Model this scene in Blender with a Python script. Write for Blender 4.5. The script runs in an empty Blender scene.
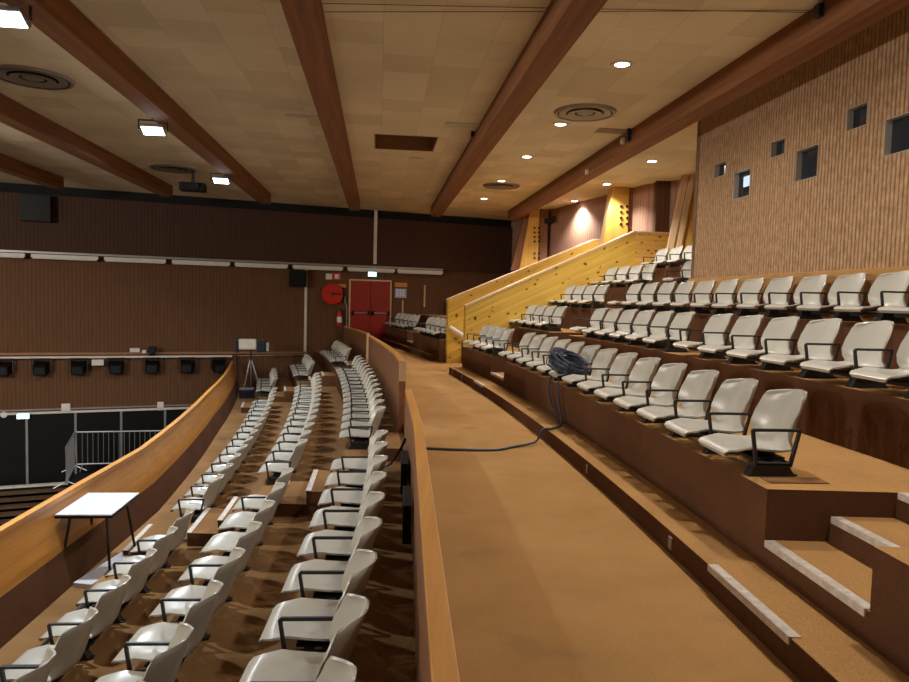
import bpy, bmesh, math, random
from mathutils import Vector, Matrix
random.seed(7)
C = bpy.context.scene.collection
sc = bpy.context.scene
PI = math.pi
CAMH = 1.54
F = 690.0
# ------------------------------------------------------------------ camera
pitch = math.atan(42/690.0); roll = 0.026
fv = Vector((0, math.cos(pitch), -math.sin(pitch)))
r0 = Vector((1, 0, 0)); u0 = Vector((0, math.sin(pitch), math.cos(pitch)))
rv = r0*math.cos(roll) + u0*math.sin(roll)
uv = u0*math.cos(roll) - r0*math.sin(roll)
cam_d = bpy.data.cameras.new('camera'); cam = bpy.data.objects.new('camera', cam_d); C.objects.link(cam)
cam_d.sensor_width = 36; cam_d.lens = F/909*36; cam_d.clip_start = 0.05; cam_d.clip_end = 200
M = Matrix.Identity(4)
for i, v in enumerate((rv, uv, -fv)):
    for j in range(3): M[j][i] = v[j]
M[2][3] = CAMH
cam.matrix_world = M
sc.camera = cam
O = Vector((0, 0, CAMH))
def ray(px, py): return fv*F + rv*(px-454.5) - uv*(py-341)
def onz(px, py, z):
    d = ray(px, py); return O + d*((z-CAMH)/d.z)
def onplane(px, py, p, n):
    d = ray(px, py); return O + d*((Vector(p)-O).dot(n)/d.dot(n))
def aty(px, py, y):
    d = ray(px, py); return O + d*(y/d.y)

# ------------------------------------------------------------------ materials
MATS = {}
def newmat(name):
    m = bpy.data.materials.new(name); m.use_nodes = True
    nt = m.node_tree; b = nt.nodes['Principled BSDF']; MATS[name] = m
    return m, nt, b
def N(nt, t, **k):
    n = nt.nodes.new(t)
    for a, v in k.items():
        if a in n.inputs: n.inputs[a].default_value = v
        else: setattr(n, a, v)
    return n
def ramp(nt, stops):
    n = nt.nodes.new('ShaderNodeValToRGB'); e = n.color_ramp.elements
    while len(e) < len(stops): e.new(0.5)
    for i, (p, c) in enumerate(stops): e[i].position = p; e[i].color = (*c, 1)
    return n
def plain(name, col, rough=0.5, metal=0.0, spec=0.5, var=0.0, scale=8.0):
    m, nt, b = newmat(name)
    b.inputs['Base Color'].default_value = (*col, 1)
    b.inputs['Roughness'].default_value = rough; b.inputs['Metallic'].default_value = metal
    b.inputs['Specular IOR Level'].default_value = spec
    if var:
        tc = N(nt, 'ShaderNodeTexCoord'); no = N(nt, 'ShaderNodeTexNoise', Scale=scale, Detail=4.0)
        nt.links.new(tc.outputs['Object'], no.inputs['Vector'])
        r = ramp(nt, [(0.3, [c*(1-var) for c in col]), (0.7, [min(1, c*(1+var)) for c in col])])
        nt.links.new(no.outputs['Fac'], r.inputs['Fac']); nt.links.new(r.outputs['Color'], b.inputs['Base Color'])
    return m
def emit(name, col, s):
    m, nt, b = newmat(name)
    b.inputs['Base Color'].default_value = (*col, 1)
    b.inputs['Emission Color'].default_value = (*col, 1); b.inputs['Emission Strength'].default_value = s
    return m
def carpet(name, c1, c2, stain=None):
    m, nt, b = newmat(name)
    tc = N(nt, 'ShaderNodeTexCoord')
    n1 = N(nt, 'ShaderNodeTexNoise', Scale=1.3, Detail=5.0, Roughness=0.6)
    n2 = N(nt, 'ShaderNodeTexNoise', Scale=160.0, Detail=3.0)
    nt.links.new(tc.outputs['Object'], n1.inputs['Vector']); nt.links.new(tc.outputs['Object'], n2.inputs['Vector'])
    r = ramp(nt, [(0.3, c1), (0.72, c2)])
    nt.links.new(n1.outputs['Fac'], r.inputs['Fac'])
    mx = N(nt, 'ShaderNodeMixRGB', blend_type='MULTIPLY'); mx.inputs[0].default_value = 0.8
    r2 = ramp(nt, [(0.3, (.68, .68, .68)), (0.7, (1.15, 1.15, 1.15))])
    nt.links.new(n2.outputs['Fac'], r2.inputs['Fac'])
    nt.links.new(r.outputs['Color'], mx.inputs[1]); nt.links.new(r2.outputs['Color'], mx.inputs[2])
    out = mx.outputs[0]
    if stain:
        n3 = N(nt, 'ShaderNodeTexNoise', Scale=1.9, Detail=3.0); nt.links.new(tc.outputs['Object'], n3.inputs['Vector'])
        r3 = ramp(nt, [(0.60, (0, 0, 0)), (0.74, (.6, .6, .6))]); nt.links.new(n3.outputs['Fac'], r3.inputs['Fac'])
        m2 = N(nt, 'ShaderNodeMixRGB'); nt.links.new(r3.outputs['Color'], m2.inputs[0])
        nt.links.new(out, m2.inputs[1]); m2.inputs[2].default_value = (*stain, 1); out = m2.outputs[0]
    nt.links.new(out, b.inputs['Base Color'])
    b.inputs['Roughness'].default_value = 1.0; b.inputs['Specular IOR Level'].default_value = 0.1
    bp = N(nt, 'ShaderNodeBump', Strength=0.5, Distance=0.004)
    nt.links.new(n2.outputs['Fac'], bp.inputs['Height']); nt.links.new(bp.outputs['Normal'], b.inputs['Normal'])
    return m
def wood(name, c1, c2, axis='Y', scale=1.0, plank=None, knots=False, rough=0.45, rot=(0, 0, 0), coat=0.0):
    """grain runs along AXIS of the object's own coordinates; plank: board width across (in Z or given)"""
    m, nt, b = newmat(name)
    tc = N(nt, 'ShaderNodeTexCoord'); mp = N(nt, 'ShaderNodeMapping')
    mp.inputs['Rotation'].default_value = rot
    mp2 = N(nt, 'ShaderNodeMapping')
    s = {'X': (0.35, 9, 9), 'Y': (9, 0.35, 9), 'Z': (9, 9, 0.35)}[axis]
    mp2.inputs['Scale'].default_value = [q*scale for q in s]
    nt.links.new(tc.outputs['Object'], mp.inputs['Vector']); nt.links.new(mp.outputs['Vector'], mp2.inputs['Vector'])
    no = N(nt, 'ShaderNodeTexNoise', Scale=1.6, Detail=6.0, Roughness=0.62, Distortion=0.4)
    nt.links.new(mp2.outputs['Vector'], no.inputs['Vector'])
    r = ramp(nt, [(0.3, c1), (0.7, c2)]); nt.links.new(no.outputs['Fac'], r.inputs['Fac'])
    out = r.outputs['Color']
    if plank:
        sep = N(nt, 'ShaderNodeSeparateXYZ'); nt.links.new(mp.outputs['Vector'], sep.inputs[0])
        div = N(nt, 'ShaderNodeMath', operation='DIVIDE'); nt.links.new(sep.outputs['Z'], div.inputs[0]); div.inputs[1].default_value = plank
        fl = N(nt, 'ShaderNodeMath', operation='FLOOR'); nt.links.new(div.outputs[0], fl.inputs[0])
        wn = N(nt, 'ShaderNodeTexWhiteNoise', noise_dimensions='1D'); nt.links.new(fl.outputs[0], wn.inputs['W'])
        rr = ramp(nt, [(0, (.8, .8, .8)), (1, (1.12, 1.12, 1.12))]); nt.links.new(wn.outputs['Value'], rr.inputs['Fac'])
        mm = N(nt, 'ShaderNodeMixRGB', blend_type='MULTIPLY'); mm.inputs[0].default_value = 1
        nt.links.new(out, mm.inputs[1]); nt.links.new(rr.outputs['Color'], mm.inputs[2]); out = mm.outputs[0]
        fr = N(nt, 'ShaderNodeMath', operation='FRACT'); nt.links.new(div.outputs[0], fr.inputs[0])
        gr = ramp(nt, [(0.0, (.35, .3, .25)), (0.05, (1, 1, 1))]); nt.links.new(fr.outputs[0], gr.inputs['Fac'])
        mg = N(nt, 'ShaderNodeMixRGB', blend_type='MULTIPLY'); mg.inputs[0].default_value = 0.8
        nt.links.new(out, mg.inputs[1]); nt.links.new(gr.outputs['Color'], mg.inputs[2]); out = mg.outputs[0]
    if knots:
        mk = N(nt, 'ShaderNodeMapping')
        mk.inputs['Scale'].default_value = {'X': (5.0, 1.0, 8.5), 'Y': (5.5, 3.2, 8.5), 'Z': (6.5, 6.5, 3)}[axis]
        nt.links.new(mp.outputs['Vector'], mk.inputs['Vector'])
        vo = N(nt, 'ShaderNodeTexVoronoi', Scale=1.0); nt.links.new(mk.outputs['Vector'], vo.inputs['Vector'])
        kr = ramp(nt, [(0.12, (.22, .10, .03)), (0.24, (1, 1, 1))]); nt.links.new(vo.outputs['Distance'], kr.inputs['Fac'])
        mm = N(nt, 'ShaderNodeMixRGB', blend_type='MULTIPLY'); mm.inputs[0].default_value = 1
        nt.links.new(out, mm.inputs[1]); nt.links.new(kr.outputs['Color'], mm.inputs[2]); out = mm.outputs[0]
    nt.links.new(out, b.inputs['Base Color'])
    b.inputs['Roughness'].default_value = rough
    return m
def ribbed(name, c1, c2, pitch_m, depth=0.01, streak=0.5, rough=0.75, spec=0.3, groove=.25, zs=1.2):
    """vertical ribs across the object's own X axis"""
    m, nt, b = newmat(name)
    tc = N(nt, 'ShaderNodeTexCoord'); sep = N(nt, 'ShaderNodeSeparateXYZ'); nt.links.new(tc.outputs['Object'], sep.inputs[0])
    mul = N(nt, 'ShaderNodeMath', operation='MULTIPLY'); nt.links.new(sep.outputs['X'], mul.inputs[0]); mul.inputs[1].default_value = 1/pitch_m
    fr = N(nt, 'ShaderNodeMath', operation='FRACT'); nt.links.new(mul.outputs[0], fr.inputs[0])
    hr = ramp(nt, [(0.0, (0, 0, 0)), (0.22, (1, 1, 1)), (0.72, (1, 1, 1)), (0.97, (0, 0, 0))]); nt.links.new(fr.outputs[0], hr.inputs['Fac'])
    bp = N(nt, 'ShaderNodeBump', Strength=1.0, Distance=depth); nt.links.new(hr.outputs['Color'], bp.inputs['Height'])
    nt.links.new(bp.outputs['Normal'], b.inputs['Normal'])
    mp = N(nt, 'ShaderNodeMapping'); mp.inputs['Scale'].default_value = (1/pitch_m*0.9, 1, zs); nt.links.new(tc.outputs['Object'], mp.inputs['Vector'])
    no = N(nt, 'ShaderNodeTexNoise', Scale=1.0, Detail=5.0, Roughness=0.7); nt.links.new(mp.outputs['Vector'], no.inputs['Vector'])
    r = ramp(nt, [(0.5-0.25*streak-.1, c1), (0.5+0.25*streak+.1, c2)]); nt.links.new(no.outputs['Fac'], r.inputs['Fac'])
    gm = N(nt, 'ShaderNodeMixRGB', blend_type='MULTIPLY'); gm.inputs[0].default_value = groove
    nt.links.new(r.outputs['Color'], gm.inputs[1]); nt.links.new(hr.outputs['Color'], gm.inputs[2])
    nt.links.new(gm.outputs[0], b.inputs['Base Color'])
    b.inputs['Roughness'].default_value = rough; b.inputs['Specular IOR Level'].default_value = spec
    return m
def tiles():
    m, nt, b = newmat('ceiling_tile')
    tc = N(nt, 'ShaderNodeTexCoord'); mp = N(nt, 'ShaderNodeMapping'); nt.links.new(tc.outputs['Object'], mp.inputs['Vector'])
    mp.inputs['Rotation'].default_value = (0, 0, PI/2)
    br = N(nt, 'ShaderNodeTexBrick', Scale=1.0); br.inputs['Brick Width'].default_value = .62; br.inputs['Row Height'].default_value = 0.6; br.offset = 0.5
    br.inputs['Mortar Size'].default_value = 0.002; br.inputs['Mortar Smooth'].default_value = 0.3
    br.inputs['Color1'].default_value = (.68, .60, .42, 1); br.inputs['Color2'].default_value = (.82, .735, .535, 1); br.inputs['Mortar'].default_value = (.45, .38, .25, 1)
    br.inputs['Bias'].default_value = 0.0
    nt.links.new(mp.outputs['Vector'], br.inputs['Vector'])
    no = N(nt, 'ShaderNodeTexNoise', Scale=60.0, Detail=3.0); nt.links.new(tc.outputs['Object'], no.inputs['Vector'])
    n2 = N(nt, 'ShaderNodeTexNoise', Scale=0.6, Detail=3.0); nt.links.new(tc.outputs['Object'], n2.inputs['Vector'])
    r2 = ramp(nt, [(0.3, (.88, .88, .86)), (0.7, (1.08, 1.08, 1.08))]); nt.links.new(n2.outputs['Fac'], r2.inputs['Fac'])
    mm = N(nt, 'ShaderNodeMixRGB', blend_type='MULTIPLY'); mm.inputs[0].default_value = 1
    nt.links.new(br.outputs['Color'], mm.inputs[1]); nt.links.new(r2.outputs['Color'], mm.inputs[2])
    nt.links.new(mm.outputs[0], b.inputs['Base Color'])
    bp = N(nt, 'ShaderNodeBump', Strength=0.4, Distance=0.004); nt.links.new(no.outputs['Fac'], bp.inputs['Height']); nt.links.new(bp.outputs['Normal'], b.inputs['Normal'])
    b.inputs['Roughness'].default_value = 0.95; b.inputs['Specular IOR Level'].default_value = 0.1
    return m
tiles()
carpet('carpet_tan', (.42, .225, .080), (.53, .295, .112), stain=(.26, .16, .09))
carpet('carpet_brown_shade', (.095, .042, .020), (.135, .062, .031))  # brown for risers and skirt, with the unlit faces' shade in the colour
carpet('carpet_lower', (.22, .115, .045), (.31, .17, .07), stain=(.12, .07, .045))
wood('beam_wood', (.15, .055, .018), (.29, .115, .036), 'Y', 1.0, rough=.75)
wood('rail_wood', (.50, .22, .045), (.66, .32, .075), 'Y', 1.0, rough=.4)
wood('parapet_wood', (.42, .17, .028), (.60, .27, .05), 'Y', 0.8, plank=.12, rough=.34)
wood('parapet_dark', (.16, .068, .03), (.24, .11, .048), 'Y', 0.8, rough=.42)
wood('pine_slope', (.52, .31, .045), (.66, .42, .08), 'X', 1.0, plank=.10, knots=True, rough=.4)
wood('pine_flat', (.52, .27, .045), (.66, .37, .08), 'X', 1.0, plank=.10, knots=True, rough=.4)
wood('pine_ply', (.58, .33, .06), (.68, .41, .09), 'Z', 0.6, rough=.45)
wood('glulam_pale', (.55, .36, .19), (.68, .47, .27), 'Z', 0.8, rough=.45)
wood('post_red', (.20, .085, .04), (.27, .12, .06), 'Z', 0.8, rough=.5)
ribbed('panel_dark', (.112, .050, .021), (.15, .070, .030), 0.10, 0.003)
ribbed('panel_top', (.052, .023, .013), (.066, .029, .017), 0.10, 0.004)
ribbed('panel_booth', (.26, .145, .07), (.60, .375, .20), 0.056, 0.010, streak=.45, groove=.5, zs=9)
ribbed('panel_rear', (.34, .20, .14), (.42, .25, .18), 0.12, 0.002)
plain('seat_plastic', (.47, .455, .40), 0.27, spec=0.5, var=.04, scale=3)
plain('black_metal', (.018, .018, .02), 0.42)
plain('black_plastic', (.0035, .0035, .004), 0.5, spec=.25)
plain('black_void', (.004, .004, .005), 0.9)
plain('white_paint', (.66, .64, .58), 0.5, var=.06)
plain('white_strip', (.58, .52, .45), 0.6, var=.2, scale=25)
plain('white_laminate', (.72, .75, .82), 0.3)
plain('grey_metal', (.35, .35, .36), 0.45, 0.6)
plain('galvanised', (.42, .43, .45), 0.4, 0.7, var=.1)
plain('lamp_housing', (.30, .29, .28), 0.4, 0.5)
plain('vent_metal', (.30, .27, .23), 0.45, 0.3)
plain('red_paint', (.27, .018, .011), 0.38, var=.08, scale=2)
plain('red_gloss', (.50, .015, .012), 0.3)
plain('frame_tan', (.30, .15, .07), 0.5)
plain('navy', (.010, .015, .03), 0.4)
plain('cable_blue', (.035, .05, .085), 0.45)
plain('cable_black', (.012, .013, .017), 0.45)
plain('cable_brown', (.16, .12, .08), 0.6)
plain('sign_orange', (.70, .26, .05), 0.5)
plain('sign_blue', (.30, .42, .68), 0.5)
plain('sign_white', (.72, .70, .65), 0.5)
plain('sign_red', (.55, .06, .03), 0.5)
plain('hall_floor', (.05, .03, .018), 0.45, var=.2, scale=3)
plain('plank_floor', (.10, .055, .03), 0.5, var=.25, scale=2)
plain('plaster', (.30, .22, .15), 0.9)
plain('jamb_grey', (.42, .38, .33), 0.7)
emit('led_cool', (.85, .92, 1.0), 12)
emit('lamp_warm', (1.0, .95, .86), 14)
emit('exit_glow', (.25, .75, 1.0), 5)
emit('pane_reflection', (.42, .55, .72), .7)  # glow colour for a reflection painted on one booth pane
m, nt, b = newmat('dark_glass'); b.inputs['Base Color'].default_value = (.02, .026, .034, 1); b.inputs['Roughness'].default_value = 0.06
b.inputs['Specular IOR Level'].default_value = .6

# ------------------------------------------------------------------ mesh helpers
class MB:
    def __init__(s): s.v = []; s.f = []; s.mi = []; s.cur = 0
    def face(s, idx): s.f.append(idx); s.mi.append(s.cur)
    def hexa(s, p):
        o = len(s.v); s.v += [Vector(q) for q in p]
        for q in ((0, 3, 2, 1), (4, 5, 6, 7), (0, 1, 5, 4), (1, 2, 6, 5), (2, 3, 7, 6), (3, 0, 4, 7)): s.face([o+i for i in q])
        return s
    def box(s, x0, x1, y0, y1, z0, z1, M=None):
        p = [(x0, y0, z0), (x1, y0, z0), (x1, y1, z0), (x0, y1, z0), (x0, y0, z1), (x1, y0, z1), (x1, y1, z1), (x0, y1, z1)]
        if M: p = [M @ Vector(q) for q in p]
        return s.hexa(p)
    def prism(s, poly, axis, a0, a1):
        """extrude a 2D polygon (in the other two axes, in order) along axis"""
        def mk(q, a):
            if axis == 'x': return Vector((a, q[0], q[1]))
            if axis == 'y': return Vector((q[0], a, q[1]))
            return Vector((q[0], q[1], a))
        o = len(s.v); n = len(poly)
        s.v += [mk(q, a0) for q in poly] + [mk(q, a1) for q in poly]
        s.face([o+i for i in range(n)][::-1]); s.face([o+n+i for i in range(n)])
        for i in range(n): s.face([o+i, o+(i+1) % n, o+n+(i+1) % n, o+n+i])
        return s
    def tube(s, pts, r, n=8, closed=False):
        pts = [Vector(p) for p in pts]; o = len(s.v); L = len(pts); up = None
        for i, p in enumerate(pts):
            if closed: t = pts[(i+1) % L]-pts[i-1]
            else: t = pts[min(i+1, L-1)]-pts[max(i-1, 0)]
            t.normalize()
            if up is None:
                up = Vector((0, 0, 1)) if abs(t.z) < .9 else Vector((1, 0, 0))
            a = t.cross(up); a.normalize(); b_ = a.cross(t); b_.normalize(); up = b_
            for k in range(n):
                an = 2*PI*k/n; s.v.append(p+a*(r*math.cos(an))+b_*(r*math.sin(an)))
        m = L if closed else L-1
        for i in range(m):
            for k in range(n):
                a0 = o+i*n; a1 = o+((i+1) % L)*n
                s.face([a0+k, a0+(k+1) % n, a1+(k+1) % n, a1+k])
        if not closed:
            s.face([o+k for k in range(n)][::-1]); s.face([o+(L-1)*n+k for k in range(n)])
        return s
    def lathe(s, prof, n=32, M=None, cap=True):
        o = len(s.v); L = len(prof)
        for (r, z) in prof:
            for k in range(n):
                p = Vector((r*math.cos(2*PI*k/n), r*math.sin(2*PI*k/n), z)); s.v.append(M @ p if M else p)
        for i in range(L-1):
            for k in range(n): s.face([o+i*n+k, o+i*n+(k+1) % n, o+(i+1)*n+(k+1) % n, o+(i+1)*n+k])
        if cap:
            s.face([o+k for k in range(n)][::-1]); s.face([o+(L-1)*n+k for k in range(n)])
        return s
    def sweep(s, pts, w0, w1, z0, z1):
        """vertical board along a plan polyline: w0,w1 side offsets, z0, z1 numbers or lists"""
        L = len(pts); o = len(s.v)
        for i, p in enumerate(pts):
            a = Vector(pts[max(i-1, 0)]).to_2d(); c = Vector(pts[min(i+1, L-1)]).to_2d(); t = (c-a).normalized(); n = Vector((t.y, -t.x))
            b0 = z0[i] if isinstance(z0, (list, tuple)) else z0; b1 = z1[i] if isinstance(z1, (list, tuple)) else z1
            for (w, z) in ((w0, b0), (w1, b0), (w1, b1), (w0, b1)):
                s.v.append(Vector((p[0]+n.x*w, p[1]+n.y*w, z)))
        for i in range(L-1):
            for k in range(4):
                s.face([o+i*4+k, o+i*4+(k+1) % 4, o+(i+1)*4+(k+1) % 4, o+(i+1)*4+k])
        s.face([o, o+1, o+2, o+3][::-1]); s.face([o+(L-1)*4+k for k in range(4)])
        return s
    def build(s, name, mat, parent=None, smooth=False, bevel=0.0, mats=None, origin=None, seg=2):
        me = bpy.data.meshes.new(name)
        vs = s.v
        if origin is not None: Mi = origin.inverted(); vs = [Mi @ v for v in vs]
        me.from_pydata([tuple(v) for v in vs], [], s.f)
        for mm in (mats or [mat]): me.materials.append(MATS[mm])
        if mats:
            for p, i in zip(me.polygons, s.mi): p.material_index = i
        bm = bmesh.new(); bm.from_mesh(me)
        bmesh.ops.recalc_face_normals(bm, faces=bm.faces)
        if bevel:
            es = [e for e in bm.edges if len(e.link_faces) == 2 and e.calc_face_angle(0) > .6]
            bmesh.ops.bevel(bm, geom=es, offset=bevel, segments=seg, affect='EDGES', profile=.6)
        if smooth:
            for f_ in bm.faces: f_.smooth = True
            for e in bm.edges:
                if len(e.link_faces) == 2 and e.calc_face_angle(0) > .7: e.smooth = False
        bm.to_mesh(me); bm.free()
        o = bpy.data.objects.new(name, me); C.objects.link(o)
        if origin is not None and parent is None: o.matrix_world = origin
        if parent is not None:
            o.parent = parent
        return o
def tag(o, label=None, cat=None, group=None, kind=None):
    if label: o['label'] = label
    if cat: o['category'] = cat
    if group: o['group'] = group
    if kind: o['kind'] = kind
    return o
def thing(name, label, cat, loc=(0, 0, 0), rz=0.0, group=None):
    o = bpy.data.objects.new(name, None); C.objects.link(o); o.location = loc; o.rotation_euler = (0, 0, rz)
    o.empty_display_size = .2
    return tag(o, label, cat, group)
def struct(o): o['kind'] = 'structure'; return o
def Tm(loc, rz=0): return Matrix.Translation(Vector(loc)) @ Matrix.Rotation(rz, 4, 'Z')

# ------------------------------------------------------------------ plan curves
def rR(Y): return 1.87-.0185*Y-.007*Y*Y            # riser of the first upper row
def gL(Y): return -.752-.0055*Y-.00719*Y*Y          # riser of the first lower row
def slope(fn, Y): return (fn(Y+.05)-fn(Y-.05))/.1
ZR = [.56, .985, 1.425, 1.865, 2.305, 2.745]
OR = [0, 1.17, 2.12, 3.15, 4.19, 5.19, 6.6]
ZL = [-.285, -.685, -1.105]; ZL4 = -1.375
OL = [0, -.945, -1.92]

def strip(fn, o0, o1, ya, yb, z0, z1, n=24, mb=None):
    """block between plan offsets o0..o1 (from curve fn) and ends ya(o)..yb(o)"""
    mb = mb or MB(); o = len(mb.v)
    for i in range(n+1):
        t = i/n
        for (of, z) in ((o0, z0), (o1, z0), (o1, z1), (o0, z1)):
            y = ya(of)*(1-t)+yb(of)*t; mb.v.append(Vector((fn(y)+of, y, z)))
    for i in range(n):
        for k in range(4): mb.face([o+i*4+k, o+i*4+(k+1) % 4, o+(i+1)*4+(k+1) % 4, o+(i+1)*4+k])
    mb.face([o, o+3, o+2, o+1]); mb.face([o+n*4+k for k in range(4)])
    return mb
def nosing(fn, o, y0, y1, z, parent, w=.045, t=.006, n=8):
    mb = strip(fn, o-.004, o+w, lambda q: y0, lambda q: y1, z-.001, z+t, n)
    strip(fn, o-.010, o-.002, lambda q: y0, lambda q: y1, z-.03, z+t, n, mb)
    return mb.build('nosing_strip', 'white_strip', parent)
K = lambda v: (lambda o: v)

# ------------------------------------------------------------------ floors and tiers
def wallpt(t): return Vector((-2.13+.926*t, 23.3+.377*t, 0))
def aisle_left(Y):
    P = [(-9, .55), (1.75, .038), (5.44, -.234), (7.54, -.456), (8.58, -.60), (11.8, -1.10), (16.8, -2.0), (18.1, -2.23), (22.9, -3.6), (24.5, -4.0)]
    for (a, xa), (b_, xb) in zip(P, P[1:]):
        if Y <= b_: return xa+(xb-xa)*(Y-a)/(b_-a)
    return P[-1][1]
# aisle
mb = MB(); n = 60; Ys = [-6+i*(30/n) for i in range(n+1)]
o = 0
for y in Ys:
    yy = min(y, 25)
    for (x, z) in ((aisle_left(yy), -.3), (rR(yy)+.5, -.3), (rR(yy)+.5, 0), (aisle_left(yy), 0)): mb.v.append(Vector((x, yy, z)))
for i in range(n):
    for k in range(4): mb.face([i*4+k, i*4+(k+1) % 4, (i+1)*4+(k+1) % 4, (i+1)*4+k])
mb.face([0, 3, 2, 1]); mb.face([n*4+k for k in range(4)])
fl = mb.build('floor', 'carpet_tan'); struct(fl)
# passage floor between the pine walls
strip(rR, .3, 6.5, lambda o: 14.35+.387*o, lambda o: 16.6+.387*o, -.3, .001).build('passage_floor', 'carpet_tan')['kind'] = 'structure'
# curbs
def curb(y0, y1, ofs, name='kerb_step'):
    a = strip(rR, -ofs, .05, K(y0), K(y1), 0, .14, 40).build(name, 'carpet_tan', bevel=.008, mats=['carpet_tan', 'carpet_brown_shade'])
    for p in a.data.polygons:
        if abs(p.normal.z) < .6: p.material_index = 1  # kerb front is unlit: its shade is painted with the darker carpet
    return struct(a)
k1 = curb(-5, 14.17, .30); curb(17.05, 23.4, .13)
nosing(rR, -.30, 2.85, 3.65, .14, k1)
nosing(rR, -.30, 11.2, 11.9, .14, k1)
for (y, w) in ((4.15, .05), (6.0, .03), (12.9, .03), (13.8, .03)):
    strip(rR, -.312, -.299, K(y), K(y+w), .035, .11, 2).build('vent_plate', 'vent_metal', k1)

def tier(fn, o0, o1, ya, yb, z0, z1, name='seating_tier'):
    m = 'carpet_tan'
    mb = strip(fn, o0, o1, ya, yb, z0, z1, 30)
    # upright faces get the brown carpet, their shade put into its colour
    ob = mb.build(name, m, mats=['carpet_tan', 'carpet_brown_shade'])
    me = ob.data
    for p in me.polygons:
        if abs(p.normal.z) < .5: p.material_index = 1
    return struct(ob)
# boundaries of blocks
near_end = K(2.81); s1 = K(3.67)
mid_far = lambda o: 11.05+.4*o
leftb = lambda o: 11.97+.4*max(o, 0)
wallA = lambda o: 14.32+.41*max(o, 0)
farB = lambda o: 16.6+.41*max(o, 0)
for k in range(6):
    z = ZR[k]; z0 = -.3 if k == 0 else ZR[k-1]-.25
    o0, o1 = OR[k], OR[k+1]
    if k <= 2:
        tier(rR, o0, o1 + (.6 if k == 2 else 0), K(-5), near_end, z0, z)
        tier(rR, o0, o1 + (.6 if k == 2 else 0), s1, mid_far, z0, z)
    else:
        tier(rR, o0, o1, K(10.6), mid_far, z0, z)
    tier(rR, o0, o1, leftb, wallA, z0, z)
    if k < 5: tier(rR, o0, o1, farB, lambda o: 19.1+.41*max(o, 0) if 0 else 19.2, z0, z) if k == 0 else None
tier(rR, 0, 1.17, K(16.55), K(19.6), -.3, ZR[0])
tier(rR, 0, 1.17, K(20.35), K(24.2), -.3, ZR[0])
tier(rR, 1.17, 2.17, K(17.0), K(24.5), .3, ZR[1])
tier(rR, 2.17, 3.9, K(17.4), K(24.6), .7, ZR[2])
# steps in the slots
def slot(ya, yb, kmax, kmin=0):
    for k in range(kmin, kmax):
        lo = .14 if k == 0 else ZR[k-1]; hi = ZR[k]
        base = lo if k else 0
        for j in range(3):
            z = lo+(hi-lo)*(j+1)/3
            a = OR[k]+.35*j; b_ = OR[k]+.35*(j+1) if j < 2 else OR[k+1]
            st = strip(rR, a, b_, ya, yb, base-.3, z, 4)
            so = st.build('stair_step', 'carpet_tan', mats=['carpet_tan', 'carpet_brown_shade'])
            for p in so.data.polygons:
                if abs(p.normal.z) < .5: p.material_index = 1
            struct(so)
            nosing(rR, a, ya(a)+.02, yb(a)-.02, z, so)
slot(near_end, s1, 3)
slot(mid_far, leftb, 6)
slot(K(19.6), K(20.35), 1)
# small recessed plates beside the last seat on the tier
# ---- lower side
def Ltier(o0, o1, y0, y1, z0, z1):
    ob = strip(gL, o0, o1, K(y0), K(y1), z0, z1, 40).build('seating_tier', 'carpet_lower', mats=['carpet_lower', 'carpet_brown_shade'])
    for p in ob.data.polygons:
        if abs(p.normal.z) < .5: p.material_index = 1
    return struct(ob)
mb = MB(); n = 60
for i in range(n+1):
    y = -4+i*28.0/n
    for (x, z) in ((gL(y), -1.2), (max(aisle_left(y)-.0, gL(y)+.3), -1.2), (max(aisle_left(y), gL(y)+.3), ZL[0]), (gL(y), ZL[0])): mb.v.append(Vector((x, y, z)))
for i in range(n):
    for k in range(4): mb.face([i*4+k, i*4+(k+1) % 4, (i+1)*4+(k+1) % 4, (i+1)*4+k])
mb.face([0, 3, 2, 1]); mb.face([n*4+k for k in range(4)])
t1 = mb.build('seating_tier', 'carpet_lower', mats=['carpet_lower', 'carpet_brown_shade']); struct(t1)
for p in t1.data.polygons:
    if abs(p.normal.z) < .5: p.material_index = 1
Ltier(-.945, 0, -4, 24, -1.5, ZL[1])
Ltier(-1.92, -.945, -4, 24, -1.8, ZL[2])
Ltier(-3.0, -1.92, -4, 24, -2.0, ZL4)
def lstep(o0, o1, y0, y1, zb, zt):
    ob = strip(gL, o0, o1, K(y0), K(y1), zb, zt, 6).build('stair_step', 'carpet_lower', mats=['carpet_lower', 'carpet_brown_shade'])
    for p in ob.data.polygons:
        if abs(p.normal.z) < .5: p.material_index = 1
    struct(ob); nosing(gL, o0, y0, y1, zt, ob)
for (ys, dy) in (((7.35, 8.2), 0), ((16.85, 17.65), 0)):
    y0, y1 = ys
    lstep(-1.92-.40, -1.92, y0-.12, y1-.12, ZL4-.05, (ZL4+ZL[2])/2)
    for (a, zl, zh) in ((-.945, ZL[2], ZL[1]), (0, ZL[1], ZL[0])):
        sh = -.3 if zl == ZL[2] and y0 < 10 else (-.55 if y0 < 10 else 0)
        lstep(a-.64, a-.32, y0+sh, y1+sh, zl-.05, zl+(zh-zl)/3)
        lstep(a-.32, a, y0+sh, y1+sh, zl-.05, zl+(zh-zl)*2/3)
    x = .30 if y0 < 10 else .30
    lstep(x, x+.4, (7.6 if y0 < 10 else 16.9), (8.5 if y0 < 10 else 17.9), ZL[0]-.05, -.14)
# a loose carpeted step beside the table
tag(MB().box(-.13, .13, -.25, .25, 0, .10).build('carpeted_step', 'carpet_tan', origin=None, bevel=.01), 'low carpeted step box on the floor beside the white panel', 'step').matrix_world = Tm((-3.28, 6.6, ZL4), .12)

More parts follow.
